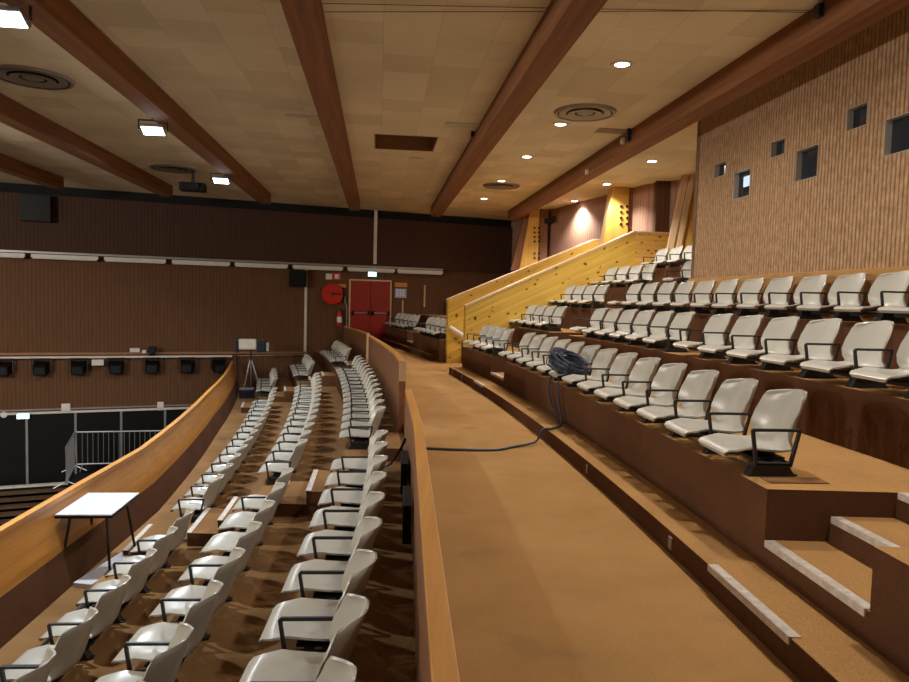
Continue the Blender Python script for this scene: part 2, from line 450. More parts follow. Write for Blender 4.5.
# ------------------------------------------------------------------ hall walls
W0 = wallpt(0); wdir = Vector((.926, .377, 0)); wn = Vector((.377, -.926, 0))    # normal faces the hall
WANG = math.atan2(.377, .926)
WM = Tm((W0.x, W0.y, 0), WANG)          # local x along wall, local -y towards the hall
WMi = WM.inverted()
def onwall(px, py, off=0.0):
    p = onplane(px, py, W0+wn*off, wn); return WMi @ p
TL = -26; TR = 4.37
zsplit = (onwall(200, 355)).z
def wallobj(name, mat, x0, x1, y0, y1, z0, z1):
    o = MB().box(x0, x1, y0, y1, z0, z1).build(name, mat); o.matrix_world = WM; return struct(o)
zb = onwall(250, 262).z
wallobj('wall_back', 'panel_dark', TL, TR, 0, .3, -4.7, 4.45)
bul = wallobj('trim_1', 'panel_top', TL, TR, -.16, 0, zb, 4.13); bul.name = 'trim_1'
wallobj('dark_gap_strip', 'black_void', TL, TR, -.02, 0.0, 4.13, 4.42)  # dark gap under the ceiling, painted as a flat black strip
zlg = -.33
wallobj('wall_back_lower', 'panel_dark', TL, onwall(236, 380).x, -.10, 0, -1.95, zlg).name = 'wall_back.001'
wallobj('trim_3', 'frame_tan', TL, onwall(305, 356).x, -.14, 0, zlg, zlg+.06)
zt4 = onwall(60, 412, .1).z
wallobj('trim_4', 'white_paint', TL, -4, -.15, -.10, zt4-.03, zt4+.03)
wallobj('trim_5', 'grey_metal', TL, -4, -.14, -.10, zt4+.07, zt4+.11)
# black curtain panels under the stage wall
pn = thing('black_panel_screen', 'row of black panels with grey posts under the brown panelled back wall', 'screen', (W0.x, W0.y, 0), WANG)
MB().box(TL, -4, -.12, 0, -4.0, zt4-.03).build('panel', 'black_plastic', pn)
for px in (27, 75.7, 121.3, 165, -20):
    x = onwall(px, 440, .12).x
    MB().box(x-.03, x+.03, -.15, -.12, -4.0, zt4-.03).build('post', 'grey_metal', pn)
# low hall floor
hf = MB().box(-30, 8, -10, 30, -4.8, -4.7).build('floor_hall', 'hall_floor'); hf.name = 'floor.001'; struct(hf)
# planks of retracted stand
base = WM @ Vector((-12.0, 0, 0))
rs = thing('retracted_stand', 'stack of brown wooden bench boards with a white edge below the black panels', 'stand', (W0.x, W0.y, -3.66), WANG)
for i in range(8):
    y1 = -.62-.36*i; zt_ = -.36-.09*i
    MB().box(TL+1, -9.30, y1-.27, y1, zt_-.045, zt_).build('bench_board', 'plank_floor', rs)
    MB().box(TL+1, -9.30, y1-.32, y1-.29, zt_-.4, zt_-.10).build('riser_board', 'black_plastic', rs)
MB().box(TL+1, -9.30, -.56, -.30, -.75, -.30).build('back_board', 'black_plastic', rs)
MB().box(TL+1, -9.30, -.60, -.44, -.30, -.25).build('edge_strip', 'white_paint', rs)
# right end return of the back wall and rear wall of the upper seats
def wallseg(name, mat, a, b_, z0, z1, th=.2):
    a = Vector((*a, 0)); b_ = Vector((*b_, 0)); L = (b_-a).length; an = math.atan2((b_-a).y, (b_-a).x)
    o = MB().box(0, L, 0, th, z0, z1).build(name, mat); o.matrix_world = Tm(a, an); return struct(o)
wallseg('wall_right_rear', 'panel_rear', (4.50, 16.7), (1.88, 25.1), -.3, 4.42, -.2).name = 'wall_right'
wallseg('wall_right_end', 'panel_rear', (5.55, 15.45), (4.50, 16.7), -.3, 4.42, -.2).name = 'wall_right.001'
MB_ = wallseg('x', 'panel_rear', (1.92, 24.95), (2.12, 24.3), -.3, 4.42, .05); MB_.name = 'trim_6'

# booth wall with windows
BA = Vector((3.66, 10.85, 0)); BB = Vector((4.20, 6.0, 0)); bd = (BB-BA).normalized(); bn = Vector((bd.y, -bd.x, 0))
if bn.x > 0: bn = -bn
BANG = math.atan2(bd.y, bd.x); BM = Tm(BA, BANG); BMi = BM.inverted()
def onbooth(px, py): return BMi @ onplane(px, py, BA, bn)
zled = 1.95
xs0 = onbooth(690.5, 279).x
wins = [(714.6, 163, 726, 176.5), (733.8, 170.6, 750, 197.5), (771, 140, 785, 156), (796, 147.5, 818, 179), (847, 105.5, 867.5, 128), (884.8, 114.5, 918, 152)]
rects = []
for (a, b_, c, d) in wins:
    p = onbooth(a, (b_+d)/2+1); q = onbooth(c, (b_+d)/2-1)
    m_ = (a+c)/2; zt = onbooth(m_, b_).z; zz = onbooth(m_, d).z
    rects.append((p.x, q.x, zz, zt))
side = (BMi.to_3x3() @ bn).y     # sign of hall side along local y
hs = -1 if side < 0 else 1
XE = 15.6; th = .10
xs = sorted(set([xs0, XE]+[r[0] for r in rects]+[r[1] for r in rects])); zs = sorted(set([zled, 4.42]+[r[2] for r in rects]+[r[3] for r in rects]))
mb = MB()
def inrect(x, z): return any(r[0] < x < r[1] and r[2] < z < r[3] for r in rects)
for i in range(len(xs)-1):
    j = 0
    while j < len(zs)-1:
        if inrect((xs[i]+xs[i+1])/2, (zs[j]+zs[j+1])/2): j += 1; continue
        k = j
        while k+1 < len(zs)-1 and not inrect((xs[i]+xs[i+1])/2, (zs[k+1]+zs[k+2])/2): k += 1
        y0, y1 = (0, th) if hs < 0 else (-th, 0)
        mb.box(xs[i], xs[i+1], y0, y1, zs[j], zs[k+1]); j = k+1
bw = mb.build('wall_booth', 'panel_booth'); bw.matrix_world = BM; struct(bw)
for i, r in enumerate(rects):
    w = bpy.data.objects.new('window_%d' % (i+1), None); C.objects.link(w); w.matrix_world = BM @ Matrix.Translation((r[0], 0, r[2])); struct(w)
    ww, hh = r[1]-r[0], r[3]-r[2]; s_ = -hs
    def bx(x0, x1, d0, d1, z0, z1, nm, mt): MB().box(x0, x1, min(s_*d0, s_*d1), max(s_*d0, s_*d1), z0, z1).build(nm, mt, w)
    mb = MB(); t_ = .006
    for q in ((0, t_, 0, hh), (ww-t_, ww, 0, hh), (t_, ww-t_, 0, t_), (t_, ww-t_, hh-t_, hh)):
        mb.box(q[0], q[1], min(s_*-.004, s_*.09), max(s_*-.004, s_*.09), q[2], q[3])
    mb.build('window_frame', 'jamb_grey', w)
    bx(t_, ww-t_, .07, .08, t_, hh-t_, 'window_pane', 'dark_glass')
    if i == 1: bx(ww*.32, ww*.78, 0.064, .0695, hh*.42, hh*.8, 'lit_reflection', 'pane_reflection')  # reflection on the glass, painted as a faintly glowing patch
# booth end return + carpeted ledge under the wall
wr = MB().box(xs0-.001, xs0+.12, (0 if hs < 0 else -3), (3 if hs < 0 else 0), zled, 4.42).build('wall_booth_end', 'panel_booth'); wr.matrix_world = BM; wr.name = 'wall_booth.001'; struct(wr)
lg = MB().box(xs0-.03, XE, (-.03 if hs < 0 else -.6), (.6 if hs < 0 else .03), 1.1, zled).build('carpeted_ledge', 'carpet_tan', bevel=.01); lg.matrix_world = BM; struct(lg)

# outer shell out of view
for nm, a, b_ in (('wall_left', (-27, -9), (-27, 16)), ('wall_front', (-26, -9), (9, -9)), ('wall_side', (9, -9), (9, 13.9))):
    wallseg(nm, 'panel_dark', a, b_, -4.7, 4.42, .2)
wallseg('wall_end', 'panel_dark', (9, 16.2), (4.6, 16.2), -.3, 4.42, -.2)
wallseg('wall_return', 'panel_dark', (9, 13.8), (9, 16.2), -.3, 4.42, .2)

# ------------------------------------------------------------------ ceiling with a hatch hole
CZ = 4.40
BS = -.1116; BANGc = math.atan2(1, BS)-PI/2        # beams run along (BS,1)
CM = Tm((0, 0, 0), BANGc); CMi = CM.inverted()
hp = [CMi @ onz(px, py, CZ) for (px, py) in ((375, 134), (438, 137), (434, 151), (374, 149))]
hx0 = min(p.x for p in hp)+.0; hx1 = max(p.x for p in hp); hy0 = (hp[0].y+hp[1].y)/2; hy1 = (hp[2].y+hp[3].y)/2
hx0 = (hp[0].x+hp[3].x)/2; hx1 = (hp[1].x+hp[2].x)/2
mb = MB(); t_ = .05
for (a, b_, c, d) in ((-30, hx0, -12, 34), (hx1, 14, -12, 34), (hx0, hx1, -12, hy0), (hx0, hx1, hy1, 34)):
    mb.box(a, b_, c, d, CZ, CZ+t_)
cl = mb.build('ceiling', 'ceiling_tile'); cl.matrix_world = CM; struct(cl)
ht = bpy.data.objects.new('ceiling_hatch', None); C.objects.link(ht); ht.matrix_world = CM; tag(ht, 'dark rectangular opening in the tiled ceiling between two timber beams', 'ceiling opening')
mb = MB()
for (a, b_, c, d) in ((hx0, hx0+.02, hy0, hy1), (hx1-.02, hx1, hy0, hy1), (hx0, hx1, hy0, hy0+.02), (hx0, hx1, hy1-.02, hy1)): mb.box(a, b_, c, d, CZ-.004, CZ+.5)
mb.build('lining', 'frame_tan', ht)
MB().box(hx0, hx1, hy0, hy1, CZ+.5, CZ+.52).build('back_board', 'panel_top', ht)
# tile faces: beams
def backY(lat):   # distance along the beam to the back wall
    # x = BS*Y+lat ; wall: (x+2.13)/.926 = (Y-23.3)/.377
    return (23.3+.377*(lat+2.13)/.926)/(1-.377*BS/.926)
names_b = ['timber ceiling beam nearest the corner above the stage lights, mostly outside', 'timber ceiling beam second from the far hall side, above the stacked speaker',
           'timber ceiling beam carrying the lit floodlights', 'timber ceiling beam just beside the dark ceiling opening, on its floodlight side',
           'timber ceiling beam between the ceiling opening and the row of downlights', 'timber ceiling beam running up against the ribbed booth wall']
for i in range(6):
    lat = -8.41+2.5*i
    ye = backY(lat+.15)-.17
    if i == 5: ye = 24.2
    b_ = thing('ceiling_beam', names_b[i], 'beam', (lat, 0, 4.09), BANGc, 'timber beams under the tiled ceiling')
    MB().box(0, .30, -9, (ye-1.9)/math.cos(BANGc), 0, .31).build('timber', 'beam_wood', b_, bevel=.008)
    MB().box(.30, .31, -9, (ye-1.95)/math.cos(BANGc), .295, .309).build('edge_trim', 'white_strip', b_)
# thin cables strung under the ceiling
for i, (a, b_) in enumerate((((300, 3), (905, 14)), ((290, 12), (905, 10)))):
    p = onz(a[0], a[1], CZ-.02); q = onz(b_[0], b_[1], CZ-.02)
    tag(MB().tube([p, (p+q)/2+Vector((0, 0, -.005)), q], .004, 5).build('ceiling_cable', 'cable_brown'),
        ['thin dark cable strung across the ceiling, the farther one', 'thin dark cable strung across the ceiling, the nearer one'][i], 'cable')
# ceiling patches
for i, ((a, b_), w, d, lb) in enumerate((((462, 125), .55, .30, 'pale rectangular ceiling plate beside the beam near the dark opening'), ((619, 131), .75, .30, 'flat rectangular ceiling plate beside the beam near the round vent'),
                                     ((303, 116), .55, .16, 'pale rectangular ceiling plate near the beam of floodlights'), ((416, 158), .3, .12, 'small white ceiling plate just beyond the dark opening'))):
    p = onz(a, b_, CZ)
    tag(MB().box(-w/2, w/2, -d/2, d/2, -.012, 0).build('ceiling_plate', 'white_strip' if i != 1 else 'plaster', bevel=.003), lb, 'ceiling plate').matrix_world = Tm(p, BANGc)
# small boxes on beams
for i, (px, py, yy) in enumerate(((474, 131, None), (630, 134, None), (624, 141, None), (588, 172, None), (821, 11, None))):
    lat = 1.575 if i == 0 else 4.075
    pz = onplane(px, py, (lat, 0, 4.2), Vector((math.cos(BANGc), math.sin(BANGc), 0)))
    h = (.2, .24, .1, .08, .12)[i]
    tag(MB().box(-.05, 0, -.04, .04, -h/2, h/2).build('junction_box', 'white_paint' if i in (2, 3) else 'navy', bevel=.006),
        ['dark sensor box on the beam face beside the ceiling opening', 'dark sensor box on the booth side beam above the white one', 'small white box on the booth side beam under the dark sensor',
         'small white fitting on the booth side beam far along', 'small green-grey box on the booth side beam nearest the camera'][i], 'sensor box').matrix_world = Tm(pz, BANGc)

# ------------------------------------------------------------------ lamps
def spot(loc, e, ang=165, col=(1, .93, .84), blend=1.0, r=.12, aim=(0, 0, -1)):
    d = bpy.data.lights.new('spot_light', 'SPOT'); d.energy = e; d.spot_size = math.radians(ang); d.spot_blend = blend; d.color = col; d.shadow_soft_size = r
    o = bpy.data.objects.new('spot_light', d); C.objects.link(o); o.location = loc
    o.rotation_euler = Vector(aim).to_track_quat('-Z', 'Y').to_euler(); return o
proto_dl = None
def downlight(p, label, e=190, **k):
    t = thing('ceiling_downlight', label, 'downlight', p, 0, 'round downlights set in the ceiling')
    MB().lathe([(.085, -.012), (.13, -.012), (.14, 0), (.14, .01), (.085, .01)], 28, cap=False).build('trim_ring', 'white_paint', t, smooth=True)
    MB().lathe([(.001, -.008), (.085, -.008), (.085, -.004), (.001, -.004)], 28).build('lamp_face', 'lamp_warm', t)
    spot(Vector(p)+Vector((0, 0, -.05)), e, **k)
DL = [((622, 64), 'bright round downlight nearest the camera, beyond the roof opening'), ((560.5, 124), 'round downlight touching the large round ceiling vent'), ((526.8, 156.5), 'round downlight midway between the two round vents'),
      ((501.6, 180.7), 'round downlight touching the smaller far vent'), ((484, 198.5), 'round downlight farthest along the row, near the back wall')]
dlp = []
for (px, lb) in DL:
    p = onz(px[0], px[1], CZ); dlp.append(p); downlight(p, lb)
step_ = (dlp[0]-dlp[4])/4
for i in (1, 2): downlight(dlp[0]+step_*i, 'round downlight in the same row overhead, %s out of the frame' % ('just' if i == 1 else 'far'))
DR = [((652, 161), 'round downlight beyond the last beam, nearest the booth wall edge'), ((606.7, 184), 'round downlight beyond the last beam above the yellow bolted column'),
      ((574.5, 200.8), 'round downlight beyond the last beam between the two bolted columns'), ((554.7, 210.5), 'round downlight beyond the last beam, the farthest, near the corner column')]
for (px, lb), e_ in zip(DR, (230, 230, 330, 230)): downlight(onz(px[0], px[1], CZ), lb, e=e_, ang=130, blend=.6)
# wall-washing downlights near the rear wall
for (x, y, lb) in () and ((3.95, 17.6, 'round downlight hidden close to the rear wall, middle one'), (3.05, 20.6, 'round downlight hidden close to the rear wall, far one')):
    spot((x, y, CZ-.05), 60, 95, blend=.4)

def floodlight(px, py, label, e, dist=None, first=False):
    p = onz(px, py, 3.96)
    t = thing('floodlight', label, 'floodlight', p, BANGc, 'floodlights clamped to the timber beam')
    Mx = Matrix.Rotation(math.radians(-28), 4, 'X')
    MB().box(-.17, .17, -.10, .10, 0, .06, Mx).build('housing', 'lamp_housing', t, bevel=.015)
    MB().box(-.15, .15, -.085, .085, -.006, 0, Mx).build('lens', 'led_cool', t)
    mb = MB()
    for s in (-.21, .21): mb.box(s-.006, s+.006, -.02, .02, .0, .16)
    mb.box(-.21, .21, -.02, .02, .15, .165); mb.build('bracket', 'black_metal', t)
    q = CMi @ p; bf = (-8.41+2.5*2)*math.cos(BANGc); gap = bf-q.x
    xa, xb = sorted((0, gap if gap > 0 else gap+.30)) if not (bf < q.x < bf+.3) else (-.02, .02)
    MB().box(xa-.02, xb+.02, -.02, .02, .165, .20).build('clamp_arm', 'black_metal', t)
    d = bpy.data.lights.new('area_light', 'AREA'); d.energy = e; d.shape = 'RECTANGLE'; d.size = .36; d.size_y = .2; d.color = (.86, .93, 1.0); d.spread = math.radians(150)
    o = bpy.data.objects.new('area_light', d); C.objects.link(o); o.location = p+Vector((0, 0, -.05)); o.rotation_euler = (math.radians(-12), math.radians(18), 0)
floodlight(153, 131, 'lit floodlight clamped halfway along the timber beam', 150)
floodlight(221, 181, 'lit floodlight clamped near the far end of the timber beam', 150)
floodlight(6, 19, 'lit floodlight at the near end of the timber beam, cut by the frame', 150)
for (x, y, e) in ((-12, 0, 1150), (-12, 8, 520), (-20, 4, 700)):  # added fill lamps, unseen, to brighten the ceiling and back wall
    d = bpy.data.lights.new('hall_fill', 'POINT'); d.energy = e; d.shadow_soft_size = .25; d.color = (1, .93, .84)
    o = bpy.data.objects.new('hall_fill', d); C.objects.link(o); o.location = (x, y, 3.0)

def vent(px, py, R, label):
    p = onz(px, py, CZ)
    t = thing('ceiling_vent', label, 'air vent', p, 0, 'round air vents in the ceiling')
    MB().lathe([(R*.90, -.03), (R*.97, -.035), (R*1.02, 0), (R*.9, 0)], 44, cap=False).build('outer_ring', 'vent_metal', t, smooth=True)
    MB().lathe([(.001, -.002), (R*.91, -.002), (R*.91, -.006), (.001, -.006)], 40).build('recess', 'black_plastic', t)
    for ra, rb, z in ((.84, .62, -.012), (.56, .34, -.022)):
        MB().lathe([(R*ra, z-.018), (R*rb, z-.004), (R*rb, z+.002), (R*ra, z-.010)], 40, cap=False).build('cone_ring', 'vent_metal', t, smooth=True)
    MB().lathe([(.001, -.05), (R*.1, -.048), (R*.27, -.02), (R*.27, -.012), (.001, -.012)], 32).build('centre_cone', 'vent_metal', t, smooth=True)
vent(585, 112, .46, 'large round air vent beside a lit downlight')
vent(501.5, 185.5, .46, 'round air vent far along the row of downlights')
vent(33, 77, .50, 'round air vent between two beams near the floodlight beam, nearest the camera')
vent(173, 168.5, .50, 'round air vent between two beams near the black projector')
p = onz(193, 187, 4.0)
t = thing('projector', 'small black projector hanging under the ceiling by the back wall', 'projector', p, .2)
MB().box(-.28, .28, -.2, .2, -.1, .08).build('body', 'black_plastic', t, bevel=.02)
MB().box(-.03, .03, -.03, .03, .08, .4).build('mounting_pole', 'black_metal', t)
MB().lathe([(.06, 0), (.07, .05)], 20, Tm((.1, -.2, 0)) @ Matrix.Rotation(PI/2, 4, 'X')).build('lens', 'dark_glass', t)

# ------------------------------------------------------------------ fixtures on the back wall
segs = [(-40, 25), (31, 98), (104, 166), (172, 230), (235, 288), (293, 343), (348, 395), (398, 443)]
ordw = ['first', 'second', 'third', 'fourth', 'fifth', 'sixth', 'seventh', 'eighth', 'ninth', 'tenth', 'eleventh', 'twelfth', 'thirteenth', 'fourteenth', 'fifteenth', 'sixteenth']
for i, (a, b_) in enumerate(segs):
    xa = onwall(a, 255, .25).x; xb = onwall(b_, 258, .25).x
    t = thing('batten_light', 'white strip light fitting under the bulkhead, %s along counting towards the red door' % ordw[i], 'strip light', WM @ Vector((xa, -.27, zb-.14)), WANG, 'strip light fittings under the bulkhead')
    MB().box(0, xb-xa, 0, .10, 0, .10).build('body', 'white_paint', t, bevel=.006)
    MB().box(.03, xb-xa-.03, .02, .08, -.03, 0).build('diffuser', 'white_paint', t, bevel=.01)
xa = onwall(-60, 250, .25).x; xb = onwall(443, 265, .25).x
tr = MB().box(xa, xb, -.26, -.16, zb-.02, zb+.035).build('cable_tray', 'grey_metal'); tr.matrix_world = WM; tag(tr, 'long grey metal rail carrying the white strip light fittings', 'rail')
def speaker(px, py, w, h, label, off):
    q = onwall(px, py, off); p = WM @ Vector((q.x, -off, q.z))
    t = thing('wall_speaker', label, 'loudspeaker', p, WANG)
    MB().box(-w/2, w/2, -.30, -.05, -h/2, h/2).build('cabinet', 'black_plastic', t, bevel=.012)
    MB().box(-w/2+.03, w/2-.03, -.306, -.30, -h/2+.03, h/2-.03).build('grille', 'black_plastic', t)
    MB().box(-.05, .05, -.05, 0, -.05, .05).build('wall_bracket', 'black_metal', t)
speaker(37, 209, .75, .72, 'large black loudspeaker mounted high on the dark upper wall band', .16)
speaker(297, 278.5, .52, .52, 'black loudspeaker mounted under the strip lights near the hose reel', 0)
# pipes
def wbox(px0, py0, px1, py1, off, d, mat, name, label, cat, bevel=.004):
    a = onwall(px0, py0, off); b_ = onwall(px1, py1, off)
    x0, x1 = sorted((a.x, b_.x)); z0, z1 = sorted((a.z, b_.z))
    o = MB().box(0, x1-x0, -d, 0, 0, z1-z0).build(name, mat, bevel=bevel); o.matrix_world = WM @ Matrix.Translation((x0, -off, z0)); return tag(o, label, cat)
wbox(374.3, 210, 376.3, 264, .16, .03, 'white_paint', 'conduit', 'thin white vertical conduit on the dark upper wall band above the red door', 'conduit')
wbox(304.8, 267, 306.2, 356, 0, .03, 'white_paint', 'conduit', 'thin white vertical conduit on the wall beside the black loudspeaker', 'conduit')
wbox(373, 262, 375, 271, .0, .1, 'white_paint', 'conduit', 'short white conduit stub just above the green exit light', 'conduit')
x0 = onwall(-60, 357, .2).x; x1 = onwall(232, 356, .2).x; zz = onwall(120, 357, .2).z
rl = thing('lighting_bar', 'long white horizontal bar holding a row of black stage spotlights', 'lighting bar', WM @ Vector((0, -.22, zz)), WANG)
MB().tube([(x0, 0, 0), (x1, 0, 0)], .035, 8).build('bar', 'white_paint', rl, smooth=True)
for k in range(9):
    x = x0+(x1-x0)*(k+.5)/9; MB().box(x-.02, x+.02, 0, .12, -.02, .02).build('bar_bracket', 'grey_metal', rl)
x2 = onwall(305, 356, .03).x
cw = MB().tube([(x1, -.03, zz), (x2, -.03, zz+.02)], .014, 6).build('wall_pipe', 'white_paint'); cw.matrix_world = WM; tag(cw, 'thin pale pipe running on from the lighting bar to the vertical conduit', 'pipe')
for i, px in enumerate((3, 41, 78, 116, 152, 187, 219)):
    q = onwall(px, 366, .25); zc = zz-.28
    t = thing('stage_spotlight', 'black boxy stage spotlight on the white bar, %s counting towards the followspot' % ordw[i], 'spotlight', WM @ Vector((q.x, -.25, zc)), WANG, 'black spotlights hung on the lighting bar')
    Mx = Matrix.Rotation(math.radians(20+random.uniform(-6, 6)), 4, 'X') @ Matrix.Rotation(random.uniform(-.15, .15), 4, 'Z')
    MB().hexa([Mx @ Vector(v) for v in ((-.16, -.16, -.17), (.16, -.16, -.17), (.2, .14, -.17), (-.2, .14, -.17), (-.16, -.16, .12), (.16, -.16, .12), (.2, .14, .14), (-.2, .14, .14))]).build('housing', 'black_plastic', t, bevel=.01)
    MB().box(-.13, .13, -.175, -.16, -.13, .08, Mx).build('lens', 'dark_glass', t)
    mb = MB()
    for s in (-.235, .235): mb.box(s-.012, s+.012, -.03, .03, -.1, .26)
    mb.box(-.235, .235, -.03, .03, .24, .265); mb.build('yoke', 'black_metal', t)
wbox(92, 359.5, 104, 365, .25, .1, 'white_paint', 'dimmer_box', 'small white box hanging on the lighting bar between two spotlights', 'box')
wbox(130, 348, 140, 352, .1, .1, 'white_paint', 'junction_box', 'small white box standing on the wall ledge beside the black camera', 'box')
wbox(142, 350, 146.5, 353, .1, .1, 'white_paint', 'junction_box', 'tiny white box on the wall ledge touching the black camera', 'box')
q = onwall(152, 349, .2)
t = thing('security_camera', 'small black camera standing on the ledge above the spotlights', 'camera', WM @ Vector((q.x, -.18, q.z-.15)), WANG)
MB().box(-.08, .08, -.08, .08, -.05, .02).build('foot', 'black_plastic', t)
MB().box(-.1, .1, -.16, .1, .04, .22).build('body', 'black_plastic', t, bevel=.02)
MB().lathe([(.07, 0), (.08, .07)], 20, Tm((0, -.16, .12)) @ Matrix.Rotation(PI/2, 4, 'X')).build('lens', 'dark_glass', t)
MB().box(-.02, .02, -.02, .02, .0, .06).build('neck', 'black_metal', t)
wbox(61.3, 403.5, 70.6, 412.2, .1, .05, 'sign_white', 'wall_box', 'white square wall box low on the panelling, beside the exit light', 'wall box', .02)
wbox(157.2, 401.8, 163.8, 410, .1, .05, 'sign_white', 'wall_box', 'white square wall box low on the panelling, farther from the exit light', 'wall box', .02)
q = onwall(4, 414.8, .1)
o = MB().lathe([(.001, 0), (.09, .005), (.075, .05), (.001, .06)], 20).build('wall_sensor', 'sign_white', smooth=True); o.matrix_world = WM @ Tm((q.x, -.1, q.z)) @ Matrix.Rotation(PI/2, 4, 'X'); tag(o, 'small round white sensor on the wall beside the low exit light', 'sensor')
def exitlight(px, py, w, h, off, label):
    q = onwall(px, py, off)
    t = thing('exit_light', label, 'exit light', WM @ Vector((q.x, -off, q.z)), WANG)
    MB().box(-w/2, w/2, -.04, 0, -h/2, h/2).build('case', 'white_paint', t, bevel=.01)
    MB().box(-w/2+.02, w/2-.02, -.05, -.04, -h/2+.02, h/2-.02).build('lit_face', 'exit_glow', t)
exitlight(372, 274, .30, .19, .02, 'glowing pale green exit light above the red double door')
exitlight(23.3, 416, .32, .17, .16, 'glowing pale green exit light low above the black panels')
# red door
a = onwall(349, 279.5); b_ = onwall(391.5, 281); zd = b_.z+.02
dx0, dx1 = a.x, b_.x
d = bpy.data.objects.new('door_1', None); C.objects.link(d); d.matrix_world = WM; struct(d)
mb = MB(); fw = .05
mb.box(dx0, dx0+fw, -.05, .02, 0, zd); mb.box(dx1-fw, dx1, -.05, .02, 0, zd); mb.box(dx0, dx1, -.05, .02, zd-fw, zd)
mb.build('door_frame', 'glulam_pale', d)
xm = (dx0+dx1)/2
for (p, q, s) in ((dx0+fw, xm-.008, 1), (xm+.008, dx1-fw, -1)):
    lf = MB().box(p, q, -.035, -.001, .0, zd-fw).build('door_leaf', 'red_paint', d, bevel=.004)
    ph = MB(); ph.tube([(p+.08, -.10, 1.0), (q-.08, -.10, 1.0)], .016, 8); ph.build('panic_bar', 'grey_metal', lf, smooth=True)
    ph = MB(); ph.box(p+.04, p+.10, -.13, -.035, .93, 1.07); ph.box(q-.10, q-.04, -.13, -.035, .93, 1.07); ph.build('bar_end', 'black_plastic', lf, bevel=.006)
# signs and fire gear
wbox(395, 282.5, 407, 287.2, 0, .012, 'sign_orange', 'door_sign', 'narrow orange sign above the blue notice beside the red door', 'sign', 0)
sg = wbox(395, 288.5, 406.3, 298, 0, .012, 'sign_blue', 'notice', 'pale blue evacuation notice beside the red door', 'notice', 0)
mb = MB()
L_ = sg.data.vertices; xw = max(v.co.x for v in L_); zw = max(v.co.z for v in L_)
for k in range(3):
    for j in range(3): mb.box(.05+k*(xw-.08)/3, .05+k*(xw-.08)/3+(xw-.2)/3, -.016, -.012, .05+j*(zw-.06)/3, .05+j*(zw-.06)/3+.07)
mb.build('printed_plan', 'sign_white', sg)
s1_ = wbox(325.8, 273.5, 332, 279.5, 0, .012, 'sign_white', 'safety_sign', 'small white safety sign above the hose reel', 'sign', 0)
s2_ = wbox(333, 273, 340.5, 280, 0, .012, 'sign_red', 'safety_sign', 'small red and white safety sign above the hose reel', 'sign', 0)
xw = max(v.co.x for v in s2_.data.vertices); zw = max(v.co.z for v in s2_.data.vertices)
MB().box(.06, xw-.06, -.016, -.012, .04, zw-.04).build('pictogram', 'sign_white', s2_)
wbox(336.8, 284, 346, 287.8, 0, .012, 'sign_orange', 'safety_sign', 'narrow orange sign overlapping the top of the red hose reel', 'sign', 0)
q = onwall(332.5, 294, .15)
t = thing('fire_hose_reel', 'round red fire hose reel on the wall beside the red door', 'hose reel', WM @ Vector((q.x, 0, q.z)), WANG)
RX = Matrix.Rotation(PI/2, 4, 'X')
MB().lathe([(.001, .10), (.33, .10), (.35, .12), (.35, .15), (.33, .17), (.001, .17)], 36, RX).build('drum_disc', 'red_gloss', t, smooth=True)
MB().lathe([(.25, .02), (.25, .10)], 32, RX).build('hose_drum', 'black_plastic', t)
MB().lathe([(.001, .17), (.05, .17), (.05, .19), (.001, .19)], 16, RX).build('hub', 'black_metal', t)
MB().box(.0, .30, -.195, -.17, -.02, .03).build('guide_arm', 'black_metal', t)
MB().box(.28, .40, -.16, 0, -.18, .02).build('valve_body', 'black_plastic', t, bevel=.01)
MB().tube([(.42, -.06, -.05), (.44, -.06, -.25), (.5, -.04, -.4), (.5, -.04, -1.7)], .022, 8).build('supply_pipe', 'galvanised', t, smooth=True)
q = onwall(339.5, 318, .12)
t = thing('fire_extinguisher', 'red fire extinguisher hanging on the wall below the hose reel', 'fire extinguisher', WM @ Vector((q.x, -.12, q.z-.26)), WANG)
MB().lathe([(.001, 0), (.08, 0), (.085, .02), (.085, .40), (.06, .46), (.025, .48), (.025, .5), (.001, .5)], 24).build('cylinder', 'red_gloss', t, smooth=True)
MB().box(-.03, .05, -.02, .02, .50, .56).build('valve_handle', 'black_metal', t)
MB().tube([(.03, 0, .52), (.10, -.02, .48), (.11, -.03, .3), (.10, -.03, .12)], .012, 6).build('hose', 'black_plastic', t, smooth=True)
MB().lathe([(.0855, .12), (.0865, .12), (.0865, .30), (.0855, .30)], 24, cap=False).build('paper_band', 'sign_white', t)
MB().box(-.03, .03, .08, .12, .2, .3).build('wall_hook', 'grey_metal', t)
# vertical light battens on the panelling beside the seats (pale strips)
for i, (px, p0, p1) in enumerate(((402.5, 300, 316), (424.5, 285, 307))):
    wbox(px-.5, p0, px+.5, p1, 0, .02, 'glulam_pale', 'wall_batten', ['thin pale upright batten on the wall under the blue notice', 'thin pale upright batten on the wall behind the far upper seats'][i], 'batten', 0)

